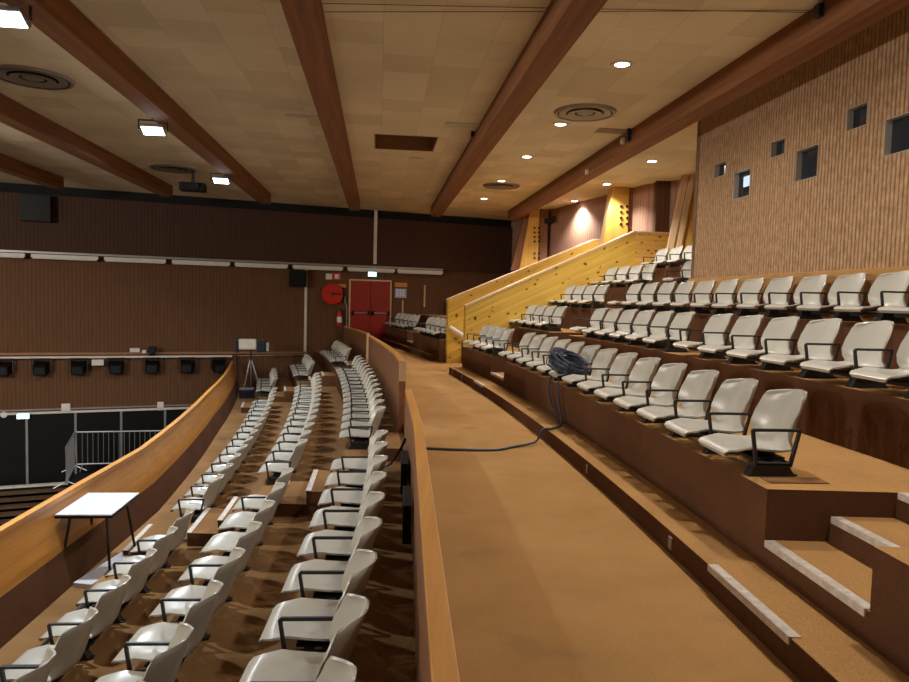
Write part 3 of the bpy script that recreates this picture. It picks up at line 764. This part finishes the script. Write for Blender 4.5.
# ------------------------------------------------------------------ parapets
def board(name, pts, zb_, zt, label, cap='rail_wood', side='parapet_dark', w=.07, capw=.01, ends=False):
    t = thing(name, label, 'parapet', (0, 0, 0))
    MB().sweep(pts, -w+0, 0, zb_, [z-.035 for z in zt] if isinstance(zt, list) else zt-.035).build('panel', side, t)
    if isinstance(zt, list): z0 = [z-.035 for z in zt]
    else: z0 = zt-.035
    MB().sweep(pts, -w-capw, capw, z0, zt).build('cap_rail', cap, t, bevel=.004)
    return t
def interp(P, n=6):
    out = []
    for i in range(len(P)-1):
        for k in range(n):
            t = k/n; out.append((P[i][0]*(1-t)+P[i+1][0]*t, P[i][1]*(1-t)+P[i+1][1]*t))
    out.append(P[-1]); return out
Cp = interp([(.36, -3.0), (.038, 1.75), (-.234, 5.44), (-.456, 7.54)], 4)
board('aisle_parapet', Cp, -.6, .54, 'long low parapet with orange wooden cap rail nearest the camera beside the aisle', w=.073, capw=0)
Bp = [(-.60, 8.58), (-.80, 10.0), (-1.07, 11.6), (-1.34, 13.1), (-1.64, 14.7), (-2.02, 16.8)]
tb = board('aisle_parapet', Bp, -.6, [.75, .735, .71, .68, .65, .60], 'curved brown parapet with pale cap rail between the two openings beside the aisle', cap='rail_wood', w=.075, capw=0)
MB().sweep([(-.60, 8.555), (-.605, 8.58)], -.078, .003, -.30, .50).build('end_post', 'beam_wood', tb)
MB().sweep([(-.60, 8.55), (-.605, 8.58)], -.08, .005, .50, .755).build('end_cap', 'glulam_pale', tb)
MB().sweep([(-.61, 8.55), (-.615, 8.58)], -.06, -.02, -.285, -.18).build('end_foot', 'white_paint', tb)
Ap = [(-2.23, 18.1), (-2.85, 20.4), (-3.55, 22.6)]
ta = board('aisle_parapet', Ap, -.6, [.58, .565, .55], 'brown parapet ending at the red double door', w=.075, capw=0)
MB().sweep([(-2.225, 18.06), (-2.235, 18.1)], -.08, .005, -.3, .585).build('end_cap', 'glulam_pale', ta)
# dark boxes on the seat side of the near parapet
for i, (y, zc) in enumerate(((4.9, .02), (6.05, .03))):
    x = -.234-.078-(y-5.44)*.09
    tag(MB().box(-.06, 0, -.26, .26, -.17, .10).build('electrical_box', 'black_plastic', bevel=.008), ['black box fixed low on the parapet beside the lower seats, nearer one', 'black box fixed low on the parapet beside the lower seats, farther one'][i], 'box').matrix_world = Tm((x-.02, y, zc), .08)
# big timber parapet towards the hall
PO = -2.62
def po(y):
    Q = [(-9, -2.80), (5.5, -2.80), (7, -2.78), (9, -2.68), (14.3, -2.80), (25, -2.66)]
    for (a, va), (b_, vb) in zip(Q, Q[1:]):
        if y <= b_: return va+(vb-va)*(y-a)/(b_-a)
P = [(gL(y)+po(y), y) for y in [-3+i*.8 for i in range(31)] if y < 21.6]
Pz = []
PT = -1.375+.80
t = thing('timber_parapet', 'long curved orange timber parapet between the lower seats and the hall', 'parapet', (0, 0, 0))
def leanboard(P, rows, th, nm, mat):
    mb = MB(); m = len(rows); o = 0
    nn = []
    for i, p in enumerate(P):
        a = Vector(P[max(i-1, 0)]); c = Vector(P[min(i+1, len(P)-1)]); tt = (c-a).normalized(); nv = Vector((tt.y, -tt.x))
        ring = [(w, z) for (w, z) in rows]+[(w-th, z) for (w, z) in rows[::-1]]
        for (w, z) in ring: mb.v.append(Vector((p[0]+nv.x*w, p[1]+nv.y*w, z)))
    L = 2*m
    for i in range(len(P)-1):
        for k in range(L): mb.face([i*L+k, i*L+(k+1) % L, (i+1)*L+(k+1) % L, (i+1)*L+k])
    mb.face(list(range(L))[::-1]); mb.face([(len(P)-1)*L+k for k in range(L)])
    return mb.build(nm, mat, t)
leanboard(P, [(.10, -1.02), (0, PT)], .06, 'timber_face', 'parapet_wood')
MB().sweep(P, -.065, .006, PT, PT+.05).build('cap_rail', 'rail_wood', t, bevel=.006)
leanboard(P, [(.20, -1.42), (.105, -1.02)], .05, 'brown_skirt', 'carpet_brown_shade')
leanboard(P, [(.0, -4.7), (.0, -1.45)], .05, 'outer_facing', 'panel_dark')
# handrail bracket spots on timber parapet: none

# ------------------------------------------------------------------ pine walls flanking the upper passage
def pinewall(name, p0, p1, z0, z1, label, th=.11):
    a = Vector((*p0, 0)); b_ = Vector((*p1, 0)); L = (b_-a).length; an = math.atan2((b_-a).y, (b_-a).x)
    t = thing(name, label, 'pine wall', a, an)
    sl = math.atan2(z1-z0, L)
    m_ = 'pine_slope'
    mb = MB().prism([(0, -.02), (L, -.02), (L, z1), (0, z0)], 'y', 0, th); mb.build('boarding', m_, t)
    mb = MB().prism([(-.01, z0), (L, z1), (L, z1+.04), (-.01, z0+.04)], 'y', -.012, th+.012); mb.build('cap_rail', 'glulam_pale', t)
    return t, L
MATS['pine_slope'].node_tree.nodes  # boards follow the slope: rotate mapping about local Y
for nme in ('pine_slope',):
    for nd in MATS[nme].node_tree.nodes:
        if nd.type == 'MAPPING' and nd.inputs['Scale'].default_value[0] == 1.0: nd.inputs['Rotation'].default_value = (0, math.atan(.435), 0)
pinewall('pine_wall', (.22, 14.42), (4.07, 15.9), 1.38, 3.17, 'sloping knotty yellow pine wall rising beside the upper rows, nearer of the pair')
tB, LBw = pinewall('pine_wall', (-.17, 16.42), (3.56, 17.87), 1.50, 3.14, 'sloping knotty yellow pine wall behind the nearer one, with a handrail in front')
MB().box(LBw, LBw+.7, 0, .11, 1.5, 3.14).build('level_boarding', 'pine_flat', tB)
MB().box(LBw, LBw+.7, -.012, .122, 3.14, 3.18).build('level_cap', 'glulam_pale', tB)
t = thing('pine_balustrade', 'level knotty pine balustrade at the top of the sloping wall', 'balustrade', (4.07, 15.9, 0), 0)
MB().box(0, .98, -.0, .1, 1.6, 3.15).build('boarding', 'pine_flat', t)
MB().box(-.01, .98, -.012, .112, 3.15, 3.19).build('cap_rail', 'glulam_pale', t)
# handrail in the passage
hr = thing('handrail', 'short pale handrail fixed inside the passage between the pine walls', 'handrail', (0, 0, 0))
dv = Vector((.93, .361, 0)); pB = Vector((-.17, 16.42, 0)); nB = Vector((.361, -.93, 0))
a = pB+dv*.12+nB*.10+Vector((0, 0, 1.02)); b_ = pB+dv*1.6+nB*.10+Vector((0, 0, 1.02+1.48*.435*-1+1.3*0))
a = aty(450, 327, 16.38); b_ = aty(467, 338, 16.40)
MB().tube([a, b_], .05, 8).build('rail', 'white_paint', hr, smooth=True)
for q in (.2, .8):
    c = a.lerp(b_, q); MB().tube([c, c-nB*.10], .014, 6).build('rail_bracket', 'grey_metal', hr)
# inner steps of the passage, rising
for i in range(8):
    z = .16*(i+1)
    s_ = MB(); a0 = Vector((.05, 15.35, 0))+dv*(.9+.33*i)
    L1 = .33
    Mx = Tm(a0, math.atan2(.361, .93)); s_.box(0, L1, -.75, 1.05, z-.3, z, Mx)
    struct(s_.build('stair_step', 'carpet_tan'))

# ------------------------------------------------------------------ slanted glulam columns
def column(pxr, Y, pts_px, zb_, label, bolts):
    """pts_px: top-left, bottom-left pixels on the plane y=Y; pxr: right edge"""
    tl = aty(*pts_px[0], Y); bl = aty(*pts_px[1], Y); rt = aty(pxr[0], pts_px[0][1], Y)
    t = thing('glulam_column', label, 'column', (0, Y, 0))
    dx = (bl.x-tl.x)/(bl.z-tl.z)
    xt = tl.x+dx*(CZ-tl.z); xb = tl.x+dx*(zb_-tl.z)
    MB().prism([(xb, zb_), (rt.x, zb_), (rt.x, CZ), (xt, CZ)], 'y', 0, .06).build('plywood_gusset', 'pine_ply', t)
    MB().prism([(xb-.0, zb_), (xb+.28, zb_), (xt+.28, CZ), (xt, CZ)], 'y', .06, .42).build('slanted_leg', 'glulam_pale', t)
    MB().prism([(xb-.0, zb_), (rt.x, zb_), (rt.x, CZ), (xt, CZ)], 'y', .42, .48).build('back_gusset', 'pine_ply', t)
    for (bx, by) in bolts:
        q = aty(bx, by, Y)
        MB().lathe([(.001, 0), (.035, 0), (.035, .03), (.001, .03)], 10, Tm((q.x, -.0, q.z)) @ Matrix.Rotation(PI/2, 4, 'X')).build('bolt', 'black_metal', t)
    return rt.x
x_ = column((539.5, 0), 21.6, ((529.5, 217), (520, 268)), .9, 'slanted yellow plywood column with bolts at the hall corner', [(534.5, 228), (534.5, 232.5), (534.5, 237), (534.5, 241.5), (538.8, 228), (538.8, 232.5), (538.8, 237), (538.8, 241.5), (534.5, 253.5), (534.5, 258), (538.8, 253.5), (538.8, 258)])
x_ = column((629.5, 0), 17.2, ((612.5, 188), (604.5, 236)), 1.9, 'slanted yellow plywood column with bolts above the pine walls', [(621, 206.5), (621, 212), (621, 218), (621, 224), (627, 206.5), (627, 212), (627, 218), (627, 224)])
# reddish posts beside them
for (x0, x1, Y, lb) in ((aty(630, 200, 17.2).x, aty(643, 200, 17.2).x, 17.25, 'reddish brown upright post beside the bolted column above the pine walls'),
                        (aty(540, 230, 21.6).x, aty(548, 230, 21.6).x, 21.65, 'reddish brown upright post beside the hall corner column')):
    tag(MB().box(0, x1-x0, 0, .35, 0, CZ-1.2).build('wall_post', 'post_red', bevel=.005), lb, 'post').matrix_world = Tm((x0, Y, 1.2))
# dark slanted face left of the corner column
tag(MB().prism([(aty(511, 270, 21.8).x, aty(511, 270, 21.8).z), (aty(520.5, 270, 21.8).x, aty(520.5, 270, 21.8).z), (aty(530, 217, 21.8).x, CZ), (aty(526, 217, 21.8).x, CZ)], 'y', 21.8, 22.2).build('slanted_brace', 'post_red'), 'dark red slanted brace standing against the hall corner column', 'brace')
# paired slanted columns at the booth corner
def slantbar(p0, p1, w, d, name, label, mat='glulam_pale', Y=15.35):
    a = aty(*p0, Y); b_ = aty(*p1, Y)
    tag(MB().prism([(a.x-w/2, a.z), (a.x+w/2, a.z), (b_.x+w/2, b_.z), (b_.x-w/2, b_.z)], 'y', Y, Y+d).build(name, mat, bevel=.006), label, 'column')
slantbar((690.5, 155), (667.5, 262), .13, .10, 'slanted_column', 'pale slanted timber column by the booth wall, outer of the pair')
slantbar((695, 165), (676, 262), .10, .08, 'slanted_column', 'pale slanted timber column by the booth wall, inner of the pair', Y=15.3)
tag(MB().prism([(aty(678, 262, 15.42).x, 2.2), (aty(705, 262, 15.42).x, 2.2), (aty(705, 160, 15.42).x, CZ), (aty(696, 160, 15.42).x, CZ)], 'y', 15.42, 15.46).build('plywood_gusset', 'pine_ply'), 'yellow plywood gusset between the paired slanted columns', 'gusset')
q = aty(535, 219, 22.0)
# small speaker/camera near the corner column
q = aty(549, 221, 21.2)
t = thing('corner_spotlight', 'small black spotlight pair fixed high beside the hall corner column', 'spotlight', q, .3)
MB().box(-.12, .1, -.12, .1, -.08, .08).build('body', 'black_plastic', t, bevel=.02)
MB().box(.08, .2, -.05, .05, -.02, .16).build('mounting_arm', 'black_metal', t)
# tall dark post closing the back wall end
q = onwall(507, 240)

# ------------------------------------------------------------------ seats
def shell_mesh():
    prof = [(-.145, .098), (-.152, .112), (-.14, .124), (-.10, .132), (-.02, .128), (.08, .118), (.17, .112), (.235, .120), (.275, .145), (.30, .19), (.322, .25), (.345, .32), (.366, .385), (.384, .435), (.396, .465), (.400, .474)]
    hw = [.165, .18, .195, .212, .22, .222, .222, .222, .223, .225, .226, .226, .224, .216, .200, .180]
    nu = 12; vs = []; fs = []
    L = len(prof)
    for i in range(L):
        x, z = prof[i]; w = hw[i]
        back = max(0, min(1, (z-.11)/.11)) if x > .2 else 0
        pan = 1-back if x > -.1 else .3
        for j in range(nu+1):
            u = -1+2*j/nu
            y = u*w
            au = abs(u)
            k = max(0, (au-.25)/.75)**1.5
            dx = -.125*k*back*(1-.10*(z/.47))
            dz = .022*k*pan*(1 if x > -.1 else 0) - .012*(1-au**2)*pan*(1 if x > -.12 else 0)
            if i >= L-4: dz -= .024*au**2.5
            vs.append((x+dx+.085, y, z+dz))
    for i in range(L-1):
        for j in range(nu): a = i*(nu+1)+j; fs.append((a, a+1, a+nu+2, a+nu+1))
    me = bpy.data.meshes.new('seat_shell'); me.from_pydata(vs, [], fs)
    bm = bmesh.new(); bm.from_mesh(me); bmesh.ops.recalc_face_normals(bm, faces=bm.faces)
    bmesh.ops.solidify(bm, geom=bm.faces, thickness=.011)
    for f_ in bm.faces: f_.smooth = True
    for e in bm.edges:
        if len(e.link_faces) == 2 and e.calc_face_angle(0) > .9: e.smooth = False
    bm.to_mesh(me); bm.free(); me.materials.append(MATS['seat_plastic'])
    return me
def arm_mb(y):
    mb = MB(); w = .010; h = .012
    # closed flat loop in plane y
    pts = [(.060, .065), (.030, .268), (.042, .282), (.318, .282), (.328, .270), (.282, .065)]
    inn = [(.078, .083), (.050, .262), (.054, .265), (.306, .265), (.308, .262), (.265, .083)]
    o = len(mb.v); n = len(pts)
    for yy in (y-w, y+w):
        for p in pts: mb.v.append(Vector((p[0], yy, p[1])))
        for p in inn: mb.v.append(Vector((p[0], yy, p[1])))
    for i in range(n):
        j = (i+1) % n
        mb.face([o+i, o+j, o+n+j, o+n+i]); mb.face([o+2*n+i, o+2*n+n+i, o+2*n+n+j, o+2*n+j])
        mb.face([o+i, o+2*n+i, o+2*n+j, o+j]); mb.face([o+n+i, o+n+j, o+3*n+j, o+3*n+i])
    return mb
PITCH = .57
SH = shell_mesh()
mb = MB()
mb.prism([(.03, 0), (.31, 0), (.27, .07), (.07, .07)], 'y', -.27, -.20)     # foot under the near side
mb.box(.06, .28, -.285, -.20, .06, .085)
mb.box(.14, .19, -.26, .26, .055, .085); mb.box(.23, .28, -.26, .26, .055, .085)
mb.box(.10, .30, -.17, .17, .078, .092)
mb.box(.29, .33, -.26, -.21, 0, .012)
BR = mb.build('support_bracket', 'black_metal', bevel=.003).data
ARM = arm_mb(-.275).build('armrest', 'black_metal', bevel=.003).data
ARM2 = arm_mb(.275).build('armrest', 'black_metal', bevel=.003).data
mb = MB(); mb.tube([(.388, -.06, .43), (.3875, -.055, .43)], .006, 6)
for o in [o for o in bpy.data.objects if o.name.startswith(('support_bracket', 'armrest'))]: bpy.data.objects.remove(o)
nseat = 0
def word(i, n):
    if i == n-1 and n > 3: return 'last'
    return ordw[i] if i < 16 else '%dth' % (i+1)
def seatrow(fn, off, z, ys, rowdesc, group, noarm=(), dx=0.0, arm_last=True, frm='from the camera'):
    """ys ordered from the camera outwards"""
    global nseat
    for i, y in enumerate(ys):
        s = slope(fn, y); rz = math.atan(-s)
        t = thing('auditorium_seat', 'grey plastic seat, %s %s, %s' % (word(i, len(ys)), frm, rowdesc), 'seat', (fn(y)+off+dx, y, z), rz, group)
        t.rotation_euler.z += random.uniform(-.012, .012)
        for nm, me in [('seat_shell', SH), ('support_bracket', BR)] + ([('armrest', ARM)] if i not in noarm else []) + ([('armrest', ARM2)] if (i == len(ys)-1 and arm_last) else []):
            c = bpy.data.objects.new(nm, me); C.objects.link(c); c.parent = t
        nseat += 1
def rng(a, n, p=PITCH): return [a+p*i for i in range(n)]
FR = 'from the steps'
# upper side, main block
seatrow(rR, OR[0], ZR[0], rng(4.20, 13, .567), 'lowest upper row above the aisle', 'seats in the lowest upper row')
seatrow(rR, OR[1], ZR[1], rng(3.97, 7, .58), 'second upper row, near part before the gap', 'seats in the second upper row, near part')
seatrow(rR, OR[1], ZR[1], rng(8.3, 6, .555), 'second upper row, far part past the gap', 'seats in the second upper row, far part')
seatrow(rR, OR[2], ZR[2], rng(3.95, 15, .572), 'third upper row under the booth wall', 'seats in the third upper row')
seatrow(rR, OR[3], ZR[3], [12.12], 'fourth upper row by the booth corner', 'seats in the fourth upper row')
# upper side, block against the pine wall
LB = [[12.28, 12.8, 13.32, 13.84], [12.95, 13.5, 14.05, 14.6], [13.35, 13.9, 14.45, 15.0], [13.62, 14.17, 14.72, 15.27], [14.05, 14.6, 15.15]]
for k, ys in enumerate(LB):
    seatrow(rR, OR[k], ZR[k], ys, '%s row against the pine wall' % ['lowest', 'second', 'third', 'fourth', 'top'][k], 'seats against the pine wall, row %s' % ['one', 'two', 'three', 'four', 'five'][k])
# beyond the steps, near the camera
seatrow(rR, OR[0], ZR[0], [2.28-.572*i for i in range(2)], 'lowest upper row nearest the camera', 'seats past the near steps', frm=FR, dx=.04)
# far block by the door
seatrow(rR, OR[0], ZR[0], rng(17.0, 5, .53), 'lowest far row before the pine walls', 'seats of the far block, lowest row near part')
seatrow(rR, OR[0], ZR[0], rng(20.7, 5, .55), 'lowest row touching the red door wall', 'seats of the far block, lowest row far part')
seatrow(rR, OR[1], ZR[1], rng(17.3, 5, .56), 'raised far row before the pine walls', 'seats of the far block, raised row')
# lower side
desc = ['row along the aisle parapet', 'middle lower row', 'lower row nearest the timber parapet']
N1 = [[6.85, 10], [6.78, 9], [6.70, 6]]
for k in range(3):
    y0, n_ = N1[k]
    ys = sorted([y0-.56*i for i in range(n_)], reverse=True)
    na = {0: (), 1: (1, 2), 2: ()}[k]
    seatrow(gL, OL[k], ZL[k], ys, desc[k]+', near section', 'seats in the %s, near section' % desc[k], frm=FR, noarm=na)
N2 = [[8.40, 14], [8.20, 14], [8.03, 15]]
for k in range(3):
    y0, n_ = N2[k]
    seatrow(gL, OL[k], ZL[k], rng(y0, n_, .56), desc[k]+', middle section', 'seats in the %s, middle section' % desc[k])
N3 = [[17.95, 6], [18.0, 5], [17.9, 5]]
for k in range(3):
    y0, n_ = N3[k]
    seatrow(gL, OL[k], ZL[k], rng(y0, n_, .56), desc[k]+', far section', 'seats in the %s, far section' % desc[k])

# ------------------------------------------------------------------ table and loose things on the lower floor
tz = ZL4
t = thing('folding_table', 'white topped table with splayed dark legs beside the timber parapet', 'table', (-3.62, 7.0, tz), .10)
MB().box(-.265, .265, -.38, .38, .705, .72).build('tabletop', 'white_laminate', t, bevel=.004)
MB().box(-.267, .267, -.382, .382, .68, .705).build('table_edge', 'black_plastic', t)
mb = MB()
for (sx, sy) in ((-1, -1), (1, -1), (1, 1), (-1, 1)):
    MB().tube([(sx*.17, sy*.26, .69), (sx*.245, sy*.36, 0)], .014, 8).build('leg', 'black_metal', t, smooth=True)
# white panel lying askew
pa = Vector((-3.80, 6.72, tz+.03)); pb = Vector((-3.52, 7.75, tz+.10))
o = tag(MB().box(-.10, .10, -.54, .54, -.03, .03).build('white_panel', 'white_laminate', bevel=.004), 'long white folded panel lying on the floor under the table', 'panel')
o.matrix_world = Tm((-3.48, 7.1, tz+.05), -.16) @ Matrix.Rotation(.05, 4, 'X')
# followspot on tripod
fx = Vector((-5.84, 19.75, ZL4))
t = thing('followspot', 'white and dark blue followspot on a tripod at the far end of the parapet', 'followspot', fx, .25)
RYm = Matrix.Rotation(PI/2, 4, 'Y')
MB().box(-.34, .16, -.16, .16, 1.32, 1.62).build('lamp_body', 'white_paint', t, bevel=.05, seg=4)
MB().box(-.44, -.33, -.18, .18, 1.24, 1.62).build('front_housing', 'navy', t, bevel=.02)
MB().box(.16, .42, -.17, .17, 1.25, 1.60).build('rear_housing', 'navy', t, bevel=.02)
MB().box(.42, .50, -.10, .10, 1.28, 1.52).build('control_box', 'white_paint', t, bevel=.01)
MB().box(-.03, .03, -.04, .04, 1.0, 1.42).build('pole', 'black_metal', t)
for (x, y) in ((-.22, -.32), (.32, -.1), (.0, .36)):
    MB().tube([(0, 0, 1.10), (x, y, 0)], .018, 8).build('leg', 'galvanised', t, smooth=True)
t = thing('equipment_case', 'dark blue equipment case on the floor under the followspot', 'case', (-5.78, 19.2, ZL4), .25)
MB().box(-.20, .20, -.15, .15, 0, .24).build('body', 'navy', t, bevel=.015)
MB().box(-.20, .20, -.15, .15, .24, .28).build('lid', 'grey_metal', t, bevel=.01)
MB().tube([(-.07, 0, .28), (-.07, 0, .33), (.07, 0, .33), (.07, 0, .28)], .01, 6).build('handle', 'black_plastic', t)
# crowd barrier in the hall
def barrier(p0, p1, label):
    a = Vector(p0); b_ = Vector(p1); L = (b_-a).length; an = math.atan2((b_-a).y, (b_-a).x)
    t = thing('crowd_barrier', label, 'barrier', a, an)
    mb = MB(); mb.tube([(0, 0, .15), (0, 0, 1.05), (L, 0, 1.05), (L, 0, .15)], .024, 8, closed=True); mb.build('outer_frame', 'galvanised', t, smooth=True)
    n = int(L/.13)
    for i in range(1, n): MB().tube([(L*i/n, 0, .15), (L*i/n, 0, 1.05)], .009, 6).build('bar', 'galvanised', t)
    for x in (.15, L-.15): MB().tube([(x, -.3, .0), (x, 0, .16), (x, .3, .0)], .018, 6).build('foot', 'galvanised', t)
HZ = -3.66
qa = onz(77, 469, HZ+.15); Yb = 19.0
pa = aty(77, 450, 18.9); pb = aty(158, 450, 18.9+.5)
barrier((pa.x, 18.9, -3.46), (pb.x+.6, 19.5, -3.46), 'galvanised crowd barrier parallel to the black panels')
pc = aty(66, 455, 17.0)
barrier((pc.x, 17.0, -3.46), (pa.x-.03, 18.85, -3.46), 'galvanised crowd barrier seen nearly end on, meeting the other barrier')
pl = MB().box(-.2, 3.0, -1.9, -.1, -1.04, .2).build('low_platform', 'black_plastic'); pl.matrix_world = Tm((pa.x+.3, 18.6, -3.66), WANG); tag(pl, 'black low platform under the crowd barriers', 'platform')

# ------------------------------------------------------------------ cables
def smoothpts(P, n=6):
    P = [Vector(p) for p in P]; out = []
    for i in range(len(P)-1):
        p0 = P[max(i-1, 0)]; p1 = P[i]; p2 = P[i+1]; p3 = P[min(i+2, len(P)-1)]
        for k in range(n):
            t = k/n; out.append(.5*((2*p1)+(-p0+p2)*t+(2*p0-5*p1+4*p2-p3)*t*t+(-p0+3*p1-3*p2+p3)*t**3))
    out.append(P[-1]); return out
# coil resting on the lowest upper row
cc = Vector((rR(8.2)+.12, 8.12, .80))
mb = MB(); cb = thing('cable_coil', 'large coil of dark blue cable lying on a seat of the lowest upper row', 'cable coil', cc, 0)
Rm = Matrix.Rotation(.1, 4, 'Z') @ Matrix.Rotation(math.radians(20), 4, 'Y') @ Matrix.Rotation(math.radians(28), 4, 'X')
pts = []
turns = 26
for k in range(turns*20):
    a = 2*PI*k/20; r = .165+.045*math.sin(k*.13)+.012*math.sin(k*.71); zz_ = .075*math.sin(k*.057)+.012*math.sin(k*.4)
    pts.append(Rm @ Vector((r*1.25*math.cos(a), r*math.sin(a), zz_)))
mb.tube(pts, .0095, 6); mb.build('loops', 'cable_blue', cb, smooth=True)
for a in (.3, 3.4):
    c0 = Rm @ Vector((.185*1.25*math.cos(a), .185*math.sin(a), 0))
    MB().tube([c0+Rm.to_3x3() @ Vector((math.cos(a)*.075*math.cos(w), math.sin(a)*.075*math.cos(w), .09*math.sin(w))) for w in [2*PI*i/12 for i in range(12)]], .006, 5, closed=True).build('tie', 'cable_black', cb)
P1 = [(rR(8.1)+.0, 8.05, .72), (rR(8.0)-.06, 8.0, .55), (rR(7.9)-.05, 7.9, .30), (rR(7.7)-.08, 7.72, .165), (rR(7.5)-.25, 7.45, .158), (rR(7.4)-.38, 7.38, .155), (rR(7.3)-.47, 7.3, .04), (rR(7.15)-.75, 7.12, .015),
      (.45, 6.97, .014), (.1, 6.93, .014), (-.2, 6.95, .014), (-.385, 6.96, .014)]
tag(MB().tube(smoothpts(P1), .013, 8).build('floor_cable', 'cable_blue', smooth=True), 'dark blue cable hanging from the coil and crossing the aisle floor', 'cable')
P2 = [(rR(8.45)+.02, 8.45, .70), (rR(8.4)-.05, 8.42, .52), (rR(8.3)-.05, 8.3, .33), (rR(8.0)-.06, 7.98, .18), (rR(7.75)-.1, 7.75, .175)]
tag(MB().tube(smoothpts(P2), .013, 8).build('hanging_cable', 'cable_blue', smooth=True), 'dark blue cable hanging from the coil against the brown riser', 'cable')
zl = ZL[0]
P3 = [(-.47, 6.9, .12), (-.52, 6.95, -.0), (-.60, 7.1, -.14), (-.72, 7.3, zl+.02), (gL(7.4)+.0, 7.35, zl+.014), (gL(7.4)-.05, 7.35, ZL[1]+.1), (gL(7.4)-.2, 7.32, ZL[1]+.014), (gL(7.2)-.6, 7.1, ZL[1]+.014),
      (gL(7.1)-.93, 7.0, ZL[1]+.014), (gL(7.1)-1.0, 7.0, ZL[2]+.1), (gL(7.1)-1.15, 7.05, ZL[2]+.014), (gL(7.2)-1.88, 7.2, ZL[2]+.014), (gL(7.2)-1.97, 7.2, ZL4+.06), (gL(7.0)-2.15, 7.0, ZL4+.014), (gL(6.2)-2.15, 6.2, ZL4+.03), (gL(5.8)-2.3, 5.9, ZL4+.014), (gL(5)-2.28, 5.0, ZL4+.014), (gL(4)-2.3, 4.0, ZL4+.014), (gL(3)-2.3, 3.0, ZL4+.014)]
tag(MB().tube(smoothpts(P3), .014, 8).build('floor_cable', 'cable_black', smooth=True), 'black cable running down across the lower seating steps to the timber parapet', 'cable')
# loose heap of cable in front of the lower seats
mb = MB(); hp_ = Vector((gL(6.0)-2.12, 6.05, ZL4+.02)); pts = []
for k in range(5*18):
    a = 2*PI*k/18; r = .15+.03*math.sin(k*.23); pts.append(hp_+Vector((r*.8*math.cos(a), r*1.4*math.sin(a), .012+.0004*k)))
mb.tube(pts, .011, 6); tag(mb.build('cable_heap', 'cable_black', smooth=True), 'small heap of black cable on the floor in front of the lowest seats', 'cable')
# access plate next to last seat
tag(MB().box(-.17, .17, -.06, .06, 0, .006).build('floor_plate', 'carpet_lower'), 'flat carpeted cover plate on the tier edge beside the end seat', 'floor plate').matrix_world = Tm((rR(3.85)+.25, 3.86, ZR[0]+.001), .06)
# dark handrail object by the near steps
# ------------------------------------------------------------------ light & view
w = bpy.data.worlds.new('world'); sc.world = w; w.use_nodes = True
w.node_tree.nodes['Background'].inputs[0].default_value = (.5, .4, .3, 1); w.node_tree.nodes['Background'].inputs[1].default_value = .02
sc.view_settings.view_transform = 'Standard'; sc.view_settings.look = 'None'; sc.view_settings.gamma = 1.0; sc.view_settings.exposure = 0.52
sc.view_settings.use_curve_mapping = False
sc.cycles.max_bounces = 8; sc.cycles.diffuse_bounces = 5; sc.cycles.glossy_bounces = 3
sc.cycles.sample_clamp_indirect = 4.0
sc.cycles.use_denoising = True
print('seats', nseat)
